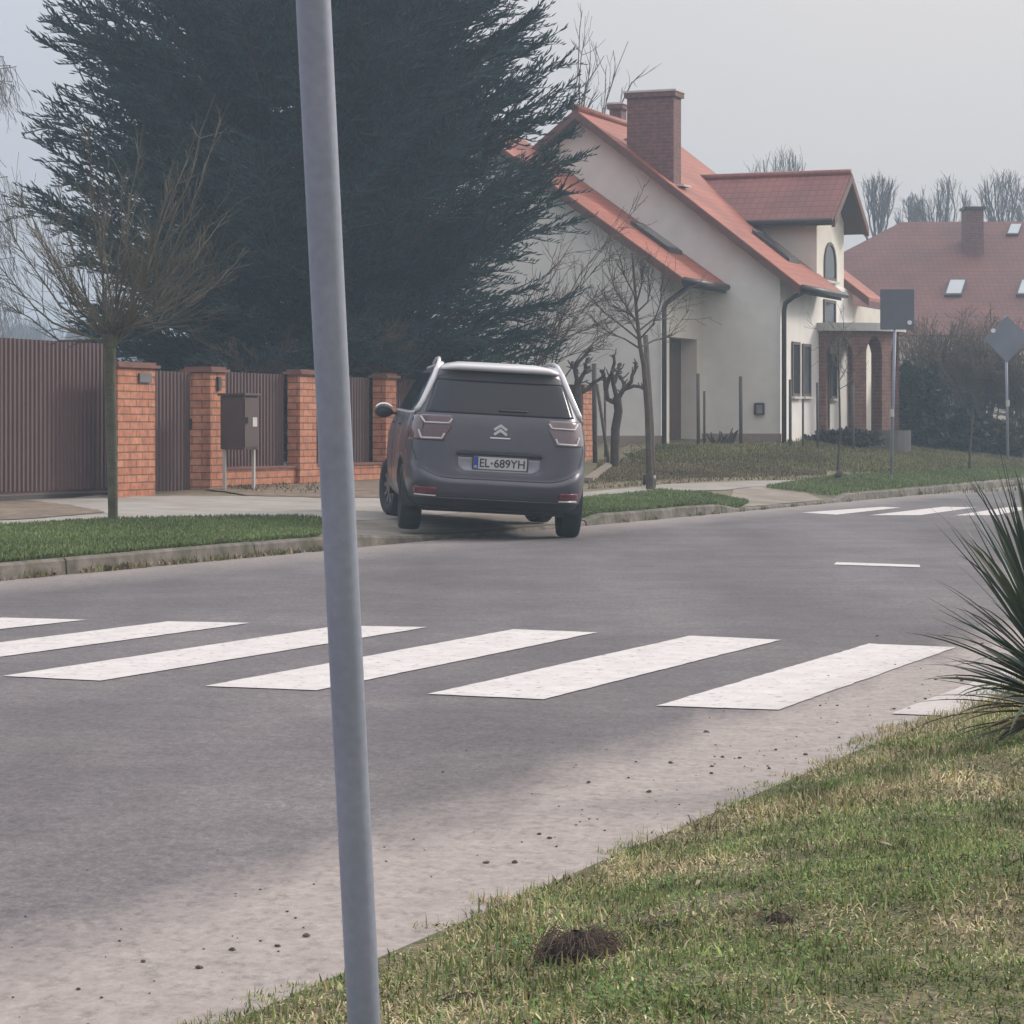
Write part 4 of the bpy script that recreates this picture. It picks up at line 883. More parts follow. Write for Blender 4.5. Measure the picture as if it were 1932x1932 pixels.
cr = []; [grow(cr, at(1834, 815 + rnd.uniform(-30, 30)), Vector((rnd.uniform(-.6, .6), rnd.uniform(-.5, .5), 1)), .45, .007, 1, .1, .15, (2, 3), (.3, .7), (.4, .7), 3, .5, .003) for k in range(5)]
tree_obj('sapling', 'small leaning whip of a tree on the lawn between the two road signs', 'tree', b, tr, cr, m_bark, m_twig, sides=(7, 3))

# gnarled pollards by the fence end
def gnarled(label, b, trunk, arms, r0, r1):
    tr = []; polyseg(tr, [b - Vector((0, 0, .15))] + [at(*p) for p in trunk], r0, r1); cr = []
    for A in arms:
        dy = rnd.uniform(-.35, .35); P = [at(x + rnd.uniform(-1, 1), y, dy * k / len(A)) for k, (x, y) in enumerate(A)]; P = sum([[P[i], P[i].lerp(P[i + 1], .5) + rv(.025)] for i in range(len(P) - 1)], []) + [P[-1]]
        polyseg(cr, P, .048, .026); cr.append((P[-1], P[-1] + rv(.05) + Vector((0, 0, .03)), .042, .03))
        for k in range(5): i = rnd.randint(1, len(P) - 1); grow(cr, P[i], rv(1) + Vector((0, 0, .6)), rnd.uniform(.06, .2), .016, 0, .1, .3, n=2, r_end=.6)
    return tree_obj('pollard_tree', label, 'tree', b, tr, cr, m_bark, m_bark, sides=(10, 6))
b = GF(1160, 884); Yt = b.y
gnarled('knobbly pollarded fruit tree with stubby arms beside the fence end', b, [(1160, 860), (1161, 810), (1167, 775), (1164, 750)],
        [[(1166, 752), (1176, 735), (1195, 728), (1213, 732)], [(1164, 752), (1157, 725), (1154, 700), (1158, 672)], [(1163, 760), (1146, 753), (1140, 728), (1139, 702)], [(1175, 737), (1184, 728), (1192, 708), (1200, 686)], [(1157, 722), (1166, 705), (1168, 690)], [(1142, 735), (1150, 712), (1153, 704)], [(1178, 735), (1172, 715)]], .085, .075)
bb_ = W(1089, 850, 46.0); bb_.z = zxy(bb_.x, bb_.y); b = bb_; Yt = b.y
gnarled('knobbly pollarded tree half hidden behind the right side of the car', b, [(1089, 830), (1090, 770), (1088, 730)],
        [[(1088, 732), (1084, 700), (1092, 682), (1113, 660)], [(1089, 735), (1096, 715), (1105, 700), (1108, 676)], [(1090, 740), (1108, 735), (1122, 720), (1138, 710)], [(1104, 702), (1112, 698)], [(1086, 700), (1080, 690)]], .10, .085)
# stakes and a plank near the fence end
m_wood = MATS['weathered_wood']
def stake(label, p0, p1, r, name='stake', Y=None):
    b = GF(*p0) if Y is None else Vector((*W(*p0, Y)[:2], 0))
    if Y is not None: b.z = zxy(b.x, b.y)
    mb = MB(); e = W(*p1, b.y) - b; mb.tube([-e.normalized() * .15, e * .5, e], r, 8); o = mb.build(name, m_wood, None, True); o.location = b
    return tag(o, label, 'stake')
stake('upright dark stake beside the orange end pillar of the fence', (1123, 873), (1121, 686), .045)
stake('dark stake leaning left against the knobbly fruit tree', (1149, 876), (1126, 724), .03)
stake('thin pale stake behind the knobbly fruit tree', (1142, 862), (1141, 703), .022)
pa_, pb_ = GF(1150, 882), GF(1110, 911); mb = MB(); d = (pb_ - pa_); side = Vector((-d.y, d.x, 0)).normalized() * .07
mb.prism([pa_ + side, pa_ - side, pb_ - side, pb_ + side], (0, 0, .06)); pk = mb.build('plank', mat('pale_wood', (.26, .21, .165), .9, .2, 6)); pk.location = (0, 0, .02); tag(pk, 'pale wooden plank lying on the soil below the knobbly fruit tree', 'plank')

# yard posts in front of the white house
m_post = mat('dark_post', (.085, .075, .068), .85, .2, 8)
PL = ['dark yard post beside the garage door opening', 'short thin yard post just right of the garage door post', 'dark yard post before the middle of the gable wall', 'yard post just right of the downpipe at the house corner',
      'thin yard post in front of the pair of narrow windows', 'yard post left of the porch', 'yard post in front of the arched porch opening']
for lb, (p0, p1, r) in zip(PL, (((1318, 842), (1317, 705), .035), ((1329, 840), (1329, 738), .024), ((1398, 842), (1397.5, 710), .036), ((1491, 845), (1491, 716), .030), ((1515, 846), (1515, 752), .022), ((1543, 848), (1542, 722), .026), ((1610, 852), (1609, 727), .03))):
    b = GF(*p0); mb = MB(); e = W(*p1, b.y) - b; mb.tube([(0, 0, -.2), e], r, 8); o = mb.build('yard_post', m_post, None, True); o.location = b; tag(o, lb, 'post', 'posts standing in the yard of the white house')
# leftover stubs at the wall foot
b = GF(1365, 841); Yt = b.y; cr = []
for k in range(16): grow(cr, at(1347 + 2.4 * k, 838), Vector((rnd.uniform(-.7, .7), rnd.uniform(-.4, .4), 1)), rnd.uniform(.15, .35), .035, 0, .05, .25, n=3)
tree_obj('cut_shrub', 'low cut back dark shrub at the foot of the gable wall', 'shrub', b, None, cr, m_bark, m_bark, sides=(6, 6))

# bare shrubs arching between spruce and house
def arching(label, base, targets, r, mt, sub=(14, .55), name='bare_shrub', minr=.003, bow=.18):
    cr = []; Yb = base.y
    for (bx, by), (ex, ey) in targets:
        dy = rnd.uniform(-1.1, 1.1); a = W(bx, by, Yb + dy * .3); e = W(ex, ey, Yb + dy); d = e - a
        nrm = Vector((-d.z, 0, d.x)).normalized() * (bow * d.length * rnd.uniform(.4, 1.2)) * (1 if d.x > 0 else -1)
        P = [a + d * f + nrm * math.sin(f * math.pi) + rv(.03) for f in (0, .2, .4, .6, .8, 1)]; polyseg(cr, P, r, minr * 1.2)
        for k in range(sub[0]):
            f = rnd.uniform(.3, .99) * 5; i = min(4, int(f)); q = P[i].lerp(P[i + 1], f - i)
            grow(cr, q, (P[i + 1] - P[i]).normalized() + rv(.7), sub[1] * rnd.uniform(.4, 1.2), r * .42, 1, .03, .14, (2, 4), (.3, .8), (.4, .7), 3, .4, minr)
    return tree_obj(name, label, 'shrub', base, None, cr, mt, mt, sides=(6, 3))
b = W(1010, 790, 46.5); b.z = zxy(b.x, b.y)
arching('bare brown arching shrub between the spruce and the white wing wall', b, [((1000 + rnd.uniform(-35, 35), 770), (e[0] + rnd.uniform(-12, 12), e[1] + rnd.uniform(-12, 12))) for e in
        ((1230, 385), (1210, 560), (1240, 600), (1130, 480), (1160, 520), (1100, 430), (1085, 480), (1120, 560), (1150, 600), (1180, 590), (1060, 520), (1040, 560), (1030, 600), (1110, 610), (1145, 640), (1075, 590), (1000, 620), (1170, 455))], .020, m_twig_b, (11, .6), minr=.0042)
b = W(720, 790, 41.5); b.z = zxy(b.x, b.y)
arching('dry brown shrub showing above the fence behind the car', b, [((690 + rnd.uniform(-50, 60), 760), (690 + rnd.uniform(-70, 90), rnd.uniform(630, 690))) for e in range(26)], .012, m_twig_b, (12, .45), minr=.005)
b = W(500, 790, 41.0); b.z = zxy(b.x, b.y)
arching('thin dry shrub showing above the brown fence panels by the cabinet', b, [((480 + rnd.uniform(-70, 70), 770), (480 + rnd.uniform(-90, 90), rnd.uniform(650, 695))) for e in range(12)], .009, m_twig_b, (9, .4), minr=.004)
# tall bare poplar-like tree behind the house ridge
b = W(1100, 800, 66); b.z = 1.3; Yt = 66; tr = []; polyseg(tr, [b - Vector((0, 0, .3)), at(1100, 600), at(1098, 400), at(1095, 250)], .16, .07); cr = []
for B_ in ([(1096, 260), (1080, 196), (1090, 144), (1094, 54), (1098, 22)], [(1097, 250), (1092, 162), (1096, 110), (1101, 81)], [(1098, 240), (1105, 162), (1125, 130), (1139, 106)], [(1130, 300), (1137, 216), (1142, 175), (1143, 133)], [(1098, 400), (1130, 300), (1144, 191), (1162, 135), (1184, 81)], [(1144, 260), (1170, 200), (1191, 158), (1206, 142)], [(1096, 250), (1098, 190), (1110, 150), (1114, 110)], [(1097, 230), (1115, 190), (1128, 170)]):
    P = [at(x, y, rnd.uniform(-.5, .5)) for x, y in B_]; polyseg(cr, P, .026, .008)
    for k in range(8): i = rnd.randint(0, len(P) - 2); grow(cr, P[i].lerp(P[i + 1], rnd.random()), P[i + 1] - P[i] + rv(.5), rnd.uniform(.3, .8), .010, 1, .12, .12, (0, 2), (.2, .5), (.4, .7), 3, .5, .005)
tree_obj('bare_tree', 'tall slender bare branches rising behind the white house ridge', 'tree', b, tr, cr, m_bark, m_twig, sides=(8, 3))

# far bare trees on the right
def far_tree(label, px, top, half, Y, seed, group='bare trees beyond the far house'):
    rnd.seed(seed); b = W(px, 800, Y); b.z = 1.2; H = HC + (YH - top) / F * Y - 1.2; hw = half / F * Y; tr = []; cr = []
    polyseg(tr, [b - Vector((0, 0, .4)), b + Vector((.1, 0, H * .2)), b + Vector((0, .1, H * .42))], .30, .20)
    cz = max(H * .40, H - hw * 1.15); top = b + Vector((0, .1, H * .42))
    def dome(a, e, k=1.0): return b + Vector((math.cos(a) * math.cos(e) * hw * k, math.sin(a) * math.cos(e) * hw * k, cz + math.sin(e) * (H - cz) * k))
    def limb(p, q, r0, lv):
        d = q - p; mid = p.lerp(q, .5) + Vector((0, 0, -.06 * d.length)) + rv(.07 * d.length); P = [p, p.lerp(mid, .5) + rv(.03 * d.length), mid, mid.lerp(q, .5) + rv(.04 * d.length), q]
        polyseg(cr, P, r0, max(.006, r0 * .35)); return P
    for k in range(13):
        a = 6.283 * k / 13 + rnd.uniform(-.3, .3); e = rnd.uniform(-.3, 1.4); P = limb(b + Vector((0, 0, max(H * .2, H - hw * rnd.uniform(2.7, 3.6)))), dome(a, e, rnd.uniform(.85, 1)), .062, 0)
        for q in range(7):
            f = rnd.uniform(.25, .85) * 4; i = int(f); p = P[i].lerp(P[min(4, i + 1)], f - i); a2, e2 = a + rnd.uniform(-.6, .6), e + rnd.uniform(-.4, .5)
            Q = limb(p, dome(a2, e2, rnd.uniform(.8, 1.03)), .019, 1)
            for w in range(6):
                f = rnd.uniform(.3, .95) * 4; i = int(f); p2 = Q[i].lerp(Q[min(4, i + 1)], f - i); d = (Q[4] - Q[0]).normalized()
                grow(cr, p2, d + rv(.55) + Vector((0, 0, .25)), hw * rnd.uniform(.16, .42), .009, 0, .02, .16, n=3, r_end=.6, minr=.006)
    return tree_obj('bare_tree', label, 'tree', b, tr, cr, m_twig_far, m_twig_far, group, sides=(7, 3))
far_tree('round bare tree rising behind the dormer roof', 1473, 280, 75, 118, 1)
far_tree('bare tree directly right of the dormer gable', 1655, 330, 48, 112, 2)
far_tree('domed bare tree above the left end of the brown roof ridge', 1778, 332, 58, 116, 3)
far_tree('bare tree above the far chimney at the right edge of the picture', 1895, 322, 62, 116, 4)
far_tree('smaller bare tree between two bigger ones above the brown roof', 1722, 368, 34, 124, 5)
far_tree('bare tree cut by the right edge above the far skylights', 1960, 325, 50, 122, 6)
rnd.seed(21)
# low line of wood and a birch at the far left
for k, (px, top, hf, Y) in enumerate(((-30, 560, 60, 190), (30, 588, 45, 200), (75, 600, 40, 205), (120, 612, 40, 210), (165, 618, 40, 215))):
    far_tree(['distant bare tree at the left edge above the tall gate', 'second distant bare tree from the left above the tall gate', 'middle one of the distant trees above the tall gate', 'distant low tree left of the spruce foot', 'distant low tree showing through the street tree twigs'][k], px, top, hf, Y, 30 + k, 'distant trees above the tall gate')
rnd.seed(5)
mb = MB()
hv = []; 
for k in range(60):
    px = -400 + 14 * k; hv.append((W(px, 800, 230).x, 230, 9.2 + 1.2 * math.sin(k * .7) + rnd.uniform(-.5, .5)))
m_wood_far = mat('far_wood', (.10, .095, .10), .95, .35, .5)
V = [(x, y, 0) for x, y, z in hv] + [(x, y + 4, z) for x, y, z in hv] + [(x, y + 30, z - 1) for x, y, z in hv]; n = len(hv)
fw = stuff(mk('distant_wood', V, [(i, i + 1, n + i + 1, n + i) for i in range(n - 1)] + [(n + i, n + i + 1, 2 * n + i + 1, 2 * n + i) for i in range(n - 1)], m_wood_far)); fw['label'] = 'low line of distant wood beyond the tall gate'
b = W(-75, 800, 70); b.z = .6; Yt = 70; tr = []; cr = []; polyseg(tr, [b - Vector((0, 0, .3)), at(-78, 500), at(-70, 200), at(-72, -50)], .16, .06)
for k in range(34):
    y = rnd.uniform(60, 560); p = at(-72, y + 40); e = at(rnd.uniform(-30, 28), y + rnd.uniform(-20, 30), rnd.uniform(-1, 1)); P = [p, p.lerp(e, .5) + Vector((0, 0, .3)), e, e + Vector((.12, 0, -.6))]; polyseg(cr, P, .02, .007)
    for q in range(6): grow(cr, P[1].lerp(P[2], rnd.random()), Vector((rnd.uniform(-.2, .6), rnd.uniform(-.5, .5), -.6)), rnd.uniform(.4, 1.2), .009, 1, -.12, .12, (2, 3), (.3, .6), (.4, .7), 4, .5, .006)
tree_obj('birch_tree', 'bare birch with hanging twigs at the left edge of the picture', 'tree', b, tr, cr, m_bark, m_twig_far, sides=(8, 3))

# evergreen and bare bushes right of the porch
m_leaf = mat('bush_leaves', (1, 1, 1), .7, .2, 2, vcol=True, spec=.25)
def bush(label, px, py, Y, w, h, d, pal, n=9000, name='evergreen_bush', leaf=(.05, .11)):
    b = W(px, py, Y); b.z = zxy(b.x, b.y); o = thing(name, label, 'bush', b)
    u = rng.normal(0, 1, (n, 3)); u /= np.linalg.norm(u, axis=1, keepdims=True); r = rng.random(n) ** .4
    lump = 1 + .22 * np.sin(u[:, 0] * 6 + px) * np.sin(u[:, 2] * 7 + 1) + .12 * np.sin(u[:, 1] * 11 + u[:, 0] * 9)
    P = u * (r * lump)[:, None] * np.array([w / 2, d / 2, h * .52]) + np.array([0, 0, h * .5]); P[:, 2] = np.maximum(P[:, 2], .05)
    D = u + rng.normal(0, .6, (n, 3)) + np.array([0, 0, .3]); D /= np.linalg.norm(D, axis=1, keepdims=True); ref = rng.normal(0, 1, (n, 3)); a = np.cross(D, ref); a /= np.linalg.norm(a, axis=1, keepdims=True)
    Ln = rng.uniform(*leaf, n)[:, None] * 1.6; Wd = Ln * .35
    V = np.stack([P, P + D * Ln * .5 + a * Wd, P + D * Ln, P + D * Ln * .5 - a * Wd], 1).reshape(-1, 3); k = np.arange(n)[:, None] * 4
    mk('foliage', V, k + np.array([[0, 1, 2, 3]]), m_leaf, o, False, np.repeat(palette(n, [1] * len(pal), pal), 4, 0))
    sg_ = []
    for q in range(7): grow(sg_, Vector((rnd.uniform(-w, w) * .2, rnd.uniform(-d, d) * .2, -.1)), Vector((rnd.uniform(-.5, .5), rnd.uniform(-.5, .5), 1)), h * .7, .03, 1, .05, .1, (2, 3))
    v, f = segs_mesh(sg_, 4); mk('stems', v, f, m_bark, o); return o
DK = [(.030, .050, .038), (.038, .055, .036), (.028, .042, .040)]
bush('dark evergreen bush right of the brick porch', 1732, 838, 60.5, 1.25, 1.85, 1.4, DK, 8000)
bush('broad dark evergreen bush below the brown house wall', 1795, 838, 61.5, 1.5, 1.05, 1.4, DK, 5000)
bush('low brownish bush left of the diamond sign post', 1862, 838, 62.5, 1.5, .8, 1.4, [(.060, .060, .036), (.085, .075, .045)], 3000)
bush('low brownish bush behind the diamond sign post at the right edge', 1930, 838, 63, 1.5, .9, 1.5, [(.065, .062, .038), (.09, .078, .05)], 3000)
for lb, px, tops, n in (('tangled bare shrub rising right of the square road sign', 1765, (610, 715), 34), ('bare brown shrub hiding the wall of the brown roofed house', 1850, (620, 720), 34), ('bare shrub with drooping brown twigs at the right edge', 1925, (660, 740), 26)):
    b = W(px, 835, 64); b.z = zxy(b.x, b.y)
    arching(lb, b, [((px + rnd.uniform(-22, 22), 815), (px + rnd.uniform(-72, 72), rnd.uniform(*tops))) for e in range(n + 16)], .026, m_twig_b, (16, .6), minr=.0075, bow=.1)
bush('low heap of dark cut hedge in front of the porch', 1590, 834, 54.5, 1.5, .32, .8, [(.035, .04, .032), (.05, .045, .035)], 2500, 'low_hedge', (.03, .07))

# ------------------------------------------------------------------ yucca at the right edge
m_yucca = mat('yucca_leaf', (1, 1, 1), .45, .2, 4, vcol=True, spec=.4)
yb = G(1972, 1385, .12); yb.z = znear(*ST(yb)); yu = thing('yucca_plant', 'spiky grey green yucca with long narrow leaves at the right edge of the near verge', 'plant', yb)
V = []; Fq = []; C_ = []
def yleaf(o, d, Ln, w, c, droop):
    d = d.normalized(); side = d.cross(Vector((0, 0, 1)))
    if side.length < .1: side = Vector((1, 0, 0))
    side = (side.normalized() + rv(.25)).normalized(); upv = side.cross(d).normalized(); b0 = len(V); n = 7; p = o.copy()
    for i in range(n + 1):
        f = i / n; ww = w * (.55 + 1.6 * f * (1 - f) * 1.2) * (1 - f ** 3) + .0008
        V.extend([p - side * ww / 2 + upv * ww * .22, p, p + side * ww / 2 + upv * ww * .22]); C_.extend([c, [v * .9 for v in c], c])
        d = (d + Vector((0, 0, -droop * f))).normalized(); p = p + d * Ln / n
    for i in range(n):
        a = b0 + i * 3; Fq.extend([(a, a + 1, a + 4, a + 3), (a + 1, a + 2, a + 5, a + 4)])
mb = MB(); mb.tube([(0, 0, -.1), (.0, .0, .14), (.02, .02, .34)], [.06, .055, .035], 8); mb.build('stem', m_bark, yu, True)
for k in range(290):
    f = rnd.random(); el = -.25 + 1.72 * f ** .85; az = rnd.uniform(0, 6.283)
    d = Vector((math.cos(az) * math.cos(el), math.sin(az) * math.cos(el), math.sin(el))); o = Vector((0, 0, .05 + .30 * f)) + d * .03
    c = rnd.choice(((.09, .125, .10), (.115, .14, .105), (.075, .105, .095), (.14, .15, .10)))
    if f < .16: c = rnd.choice(((.20, .155, .095), (.15, .12, .085), (.09, .085, .06)))
    yleaf(o, d, rnd.uniform(.30, .46) * ((1.0 if f < .6 else 1.3) if f > .1 else .7), rnd.uniform(.013, .022), [v * rnd.uniform(.8, 1.2) for v in c], rnd.uniform(.02, .22))
for (px, py, w) in ((1790, 982, .02), (1822, 950, .02), (1880, 812, .012), (1895, 860, .018), (1908, 905, .02), (1756, 1158, .014), (1765, 1142, .015)):
    e = W(px, py, yb.y - .05) - yb; o = Vector((0, 0, .22)); yleaf(o, e - o, (e - o).length * 1.0, w, (.06, .088, .066), .02)
mk('leaves', V, Fq, m_yucca, yu, False, np.array(C_))

# ------------------------------------------------------------------ molehill-like clods and litter on the near verge
m_clod = mat('dark_clod', (.040, .030, .022), .95, .4, 30, 1.0, 90, c2=(.075, .055, .04), s2=20)
def GN(px, py):
    z = .08
    for _ in range(12): p = G(px, py, z); z = znear(*ST(p))
    p.z = z; return p
def clod(label, px, py, w, h, seed, roots=30):
    r = random.Random(seed); b = GN(px, py); o = thing('soil_clod', label, 'clod', b); V = []; nA, nB = 26, 9
    for i in range(nB + 1):
        ph = i / nB * math.pi / 2
        for j in range(nA):
            t = j / nA * 6.283; k = 1 + .16 * math.sin(3 * t + seed) + .10 * math.sin(7 * t + 2 * seed) + r.uniform(-.09, .09)
            V.append((math.cos(t) * math.cos(ph) * w / 2 * k, math.sin(t) * math.cos(ph) * w * .38 * k, math.sin(ph) * h * (1 + r.uniform(-.12, .12)) - .012))
    Fq = [(i * nA + j, i * nA + (j + 1) % nA, (i + 1) * nA + (j + 1) % nA, (i + 1) * nA + j) for i in range(nB) for j in range(nA)]
    mk('soil', V, Fq, m_clod, o, True); sg_ = []
    for k in range(roots):
        t = r.uniform(0, 6.28); ph = r.uniform(.1, 1.2); p = Vector((math.cos(t) * math.cos(ph) * w / 2, math.sin(t) * math.cos(ph) * w * .38, math.sin(ph) * h))
        d = Vector((math.cos(t + r.uniform(-.5, .5)), math.sin(t + r.uniform(-.5, .5)), 0)); Ln = r.uniform(.006, .022) * (1 if k % 14 else 2.5)
        q = p + d * Ln * .6 + Vector((0, 0, r.uniform(-.2, .5) * Ln)); e = q + d * Ln * .5 - Vector((0, 0, Ln * r.uniform(.4, 1.1))); e.z = max(e.z, .002); sg_ += [(p, q, .0011, .0010), (q, e, .0010, .0006)]
    v, f = segs_mesh(sg_, 4); stuff(mk('roots', v, f, m_twig_b, o)); return o
clod('large dark clod of soil with dead grass roots on the near verge', 1092, 1806, .155, .058, 1, 240)
clod('small dark clod in the grass nearer to the yucca', 1468, 1738, .06, .028, 2, 20)
clod('flat dark patch of soil behind the large clod', 1280, 1745, .12, .018, 3, 18)
clod('small bare soil crumb at the left end of the near grass', 880, 1885, .09, .022, 4, 16)
lv = MB()
for k in range(420):
    t = 3.2 + 9 * rnd.random(); s = SN - .1 - 2.6 * rnd.random(); x, y = XY(s, t); c = Vector((x, y, znear(s, t) + rnd.uniform(.012, .035))); a = rnd.uniform(0, 6.28); Ln = rnd.uniform(.006, .017); wd = Ln * rnd.uniform(.15, .4)
    u_ = Vector((math.cos(a), math.sin(a), rnd.uniform(-.3, .3))) * Ln; w_ = Vector((-math.sin(a), math.cos(a), rnd.uniform(-.4, .4))) * wd
    lv.add([c - u_, c + w_ + Vector((0, 0, .004)), c + u_, c - w_], [(0, 1, 2, 3)])
lo = stuff(lv.build('leaf_litter', mat('dead_leaves', (.22, .165, .115), .85, .45, 9, c2=(.36, .31, .25), s2=14))); lo['label'] = 'dead leaf litter and pale straw on the near verge'

# ------------------------------------------------------------------ parked car
m_car = mat('car_paint', (.078, .074, .092), .34, .06, 3, metal=.25, coat=.35, spec=.4)
m_silver = mat('silver_trim_sky_sheen', (.72, .70, .71), .35, .04, 5, metal=.1, coat=.4)
m_blackp = mat('black_plastic', (.030, .031, .036), .6, .1, 8)
m_cglass = mat('tinted_glass', (.022, .023, .030), .10, .06, 2, spec=.32)
m_lens = mat('lamp_lens', (.10, .045, .055), .12, .1, 6, coat=.8)
m_lens2 = mat('lamp_lens_grey', (.14, .095, .10), .12, .1, 6, coat=.8)
m_redl = mat('red_reflector', (.17, .036, .042), .25, .1, 8)
m_chrome = mat('chrome', (.75, .75, .77), .18, .03, 5, metal=.6)
m_led = mat('light_bar', (.56, .53, .53), .25, .03, 5)
m_tyre = mat('tyre_rubber', (.022, .023, .027), .85, .15, 12)
m_rim = mat('wheel_rim', (.20, .20, .215), .35, .05, 5, metal=.6)
m_white_pl = mat('plate_white', (.52, .51, .50), .5, .04, 20)
m_pblue = mat('plate_blue', (.03, .06, .30), .5, .05)
m_ink = mat('plate_ink', (.02, .02, .022), .6, .05)
PR = [(.25, -.62, 3.55, .80), (.29, -.72, 3.62, .86), (.36, -.80, 3.70, .905), (.46, -.835, 3.76, .925), (.55, -.835, 3.76, .93), (.70, -.815, 3.70, .93), (.85, -.795, 3.55, .925), (.97, -.775, 3.32, .905),
      (1.08, -.745, 2.90, .875), (1.16, -.705, 2.62, .845), (1.30, -.62, 2.28, .785), (1.45, -.525, 1.90, .715), (1.54, -.47, 1.62, .66), (1.585, -.50, 1.42, .60), (1.62, -.40, 1.15, .52), (1.645, -.15, .85, .38), (1.655, .1, .55, .2)]
def prof(z):
    z = min(max(z, PR[0][0]), PR[-1][0])
    for i in range(len(PR) - 1):
        a, b = PR[i], PR[i + 1]
        if z <= b[0]:
            f = (z - a[0]) / (b[0] - a[0]); pa_ = PR[max(0, i - 1)]; pb_ = PR[min(len(PR) - 1, i + 2)]; r = []
            for k in (1, 2, 3):
                m0 = (b[k] - pa_[k]) / (b[0] - pa_[0]) * (b[0] - a[0]); m1_ = (pb_[k] - a[k]) / (pb_[0] - a[0]) * (b[0] - a[0])
                r.append((2 * f**3 - 3 * f * f + 1) * a[k] + (f**3 - 2 * f * f + f) * m0 + (-2 * f**3 + 3 * f * f) * b[k] + (f**3 - f * f) * m1_)
            return r
    return PR[-1][1:]
NE = 6.5
def ledge(x, z):
    ax = abs(x); zl = .505 + .16 * max(0, (ax - .45) / .42) ** 2.2
    f = 1 / (1 + math.exp((z - zl) / .008)) * (1 - sm(zl - z, .10, .26)); hol = -.03 * math.exp(-((z - .67) / .075) ** 4) * (1 - sm(ax, .36, .44))
    return -.045 * f * (1 - .6 * sm(ax, .75, .93)) - hol
def rear_y(x, z):
    yr, yf, w = prof(z); c = (yr + yf) / 2; a = (yf - yr) / 2; q = min(.9999, abs(x) / w)
    return c - a * (1 - q ** NE) ** (1 / NE) + ledge(x, z)
def side_x(y, z):
    yr, yf, w = prof(z); c = (yr + yf) / 2; a = (yf - yr) / 2; q = min(.9999, abs(y - c) / a); return w * (1 - q ** NE) ** (1 / NE)
def body_mesh(zs, M=160):
    V = []
    for z in zs:
        yr, yf, w = prof(z); c = (yr + yf) / 2; a = (yf - yr) / 2
        for k in range(M):
            t = 2 * math.pi * k / M; cs, sn = math.cos(t), math.sin(t)
            den = (abs(cs) ** NE + abs(sn) ** NE) ** (1 / NE); x = w * cs / den; y = c + a * sn / den
            if y < c: y += ledge(x, z) * sm(c - y, a * .55, a * .8)
            V.append((x, y, z))
    n = len(zs); Fq = [(i * M + k, i * M + (k + 1) % M, (i + 1) * M + (k + 1) % M, (i + 1) * M + k) for i in range(n - 1) for k in range(M)]
    Fq += [tuple(range(M))[::-1], tuple(range((n - 1) * M, n * M))]
    return V, Fq
hd = R(-5.4); fw_ = Vector((math.sin(hd), math.cos(hd), 0)); rt_ = Vector((math.cos(hd), -math.sin(hd), 0))
wr = G(1068, 1013.5, 0.0); wl = wr - rt_ * 1.58; zl_ = zxy(wl.x, wl.y)
fr_ = wr + fw_ * 2.84; fl_ = wl + fw_ * 2.84; zfr, zfl_ = zxy(fr_.x, fr_.y), zxy(fl_.x, fl_.y)
print('car ground', wr, zl_, zfr, zfl_)
z_l = max(zl_ + .006, .085); orig = (wr + wl) / 2; orig.z = (z_l + 0) / 2
xax = (rt_ * 1.58 + Vector((0, 0, -z_l))).normalized(); fmid = (fr_ + fl_) / 2; fmid.z = (zfr + zfl_) / 2 + .012; yax = (fmid - orig).normalized(); zax = xax.cross(yax).normalized(); yax = zax.cross(xax)
car = thing('parked_car', 'dark grey people carrier with silver roof trim parked half on the driveway', 'car')
car.matrix_world = Matrix(((xax.x, yax.x, zax.x, orig.x), (xax.y, yax.y, zax.y, orig.y), (xax.z, yax.z, zax.z, orig.z), (0, 0, 0, 1)))
zs = [.25 + .0125 * k for k in range(int((1.64 - .25) / .0125) + 1)] + [1.648, 1.655]
V, Fq = body_mesh(zs); body = mk('body', V, Fq, m_car, car, True)
def boolean_cut(o, cutters):
    for c in cutters:
        md = o.modifiers.new('cut', 'BOOLEAN'); md.operation = 'DIFFERENCE'; md.object = c; md.solver = 'EXACT'
    dg = bpy.context.evaluated_depsgraph_get(); me = bpy.data.meshes.new_from_object(o.evaluated_get(dg)); o.modifiers.clear(); o.data = me
    for c in cutters: bpy.data.objects.remove(c)
cut = []
for y in (0, 2.84):
    for sgn in (-1, 1):
        mb = MB(); mb.tube([(sgn * .62, y, .33), (sgn * 1.1, y, .33)], .375, 36); cut.append(mb.build('cutter', None, car))
bpy.context.view_layer.update(); boolean_cut(body, cut)
for f_ in body.data.polygons: f_.use_smooth = True
def patch(name, zlist, xl, xr, off, m, parent, n=24, thick=.010, fn=None):
    V = []
    for z in zlist:
        a, b = xl(z), xr(z)
        for k in range(n + 1):
            x = a + (b - a) * k / n; V.append((x, rear_y(x, z) - off, z))
    w = n + 1; o = mk(name, V, [(i * w + k, i * w + k + 1, (i + 1) * w + k + 1, (i + 1) * w + k) for i in range(len(zlist) - 1) for k in range(n)], m, parent, True)
    md = o.modifiers.new('thickness', 'SOLIDIFY'); md.thickness = thick; md.offset = -1; return o
def lin(a, b, n): return [a + (b - a) * k / n for k in range(n + 1)]
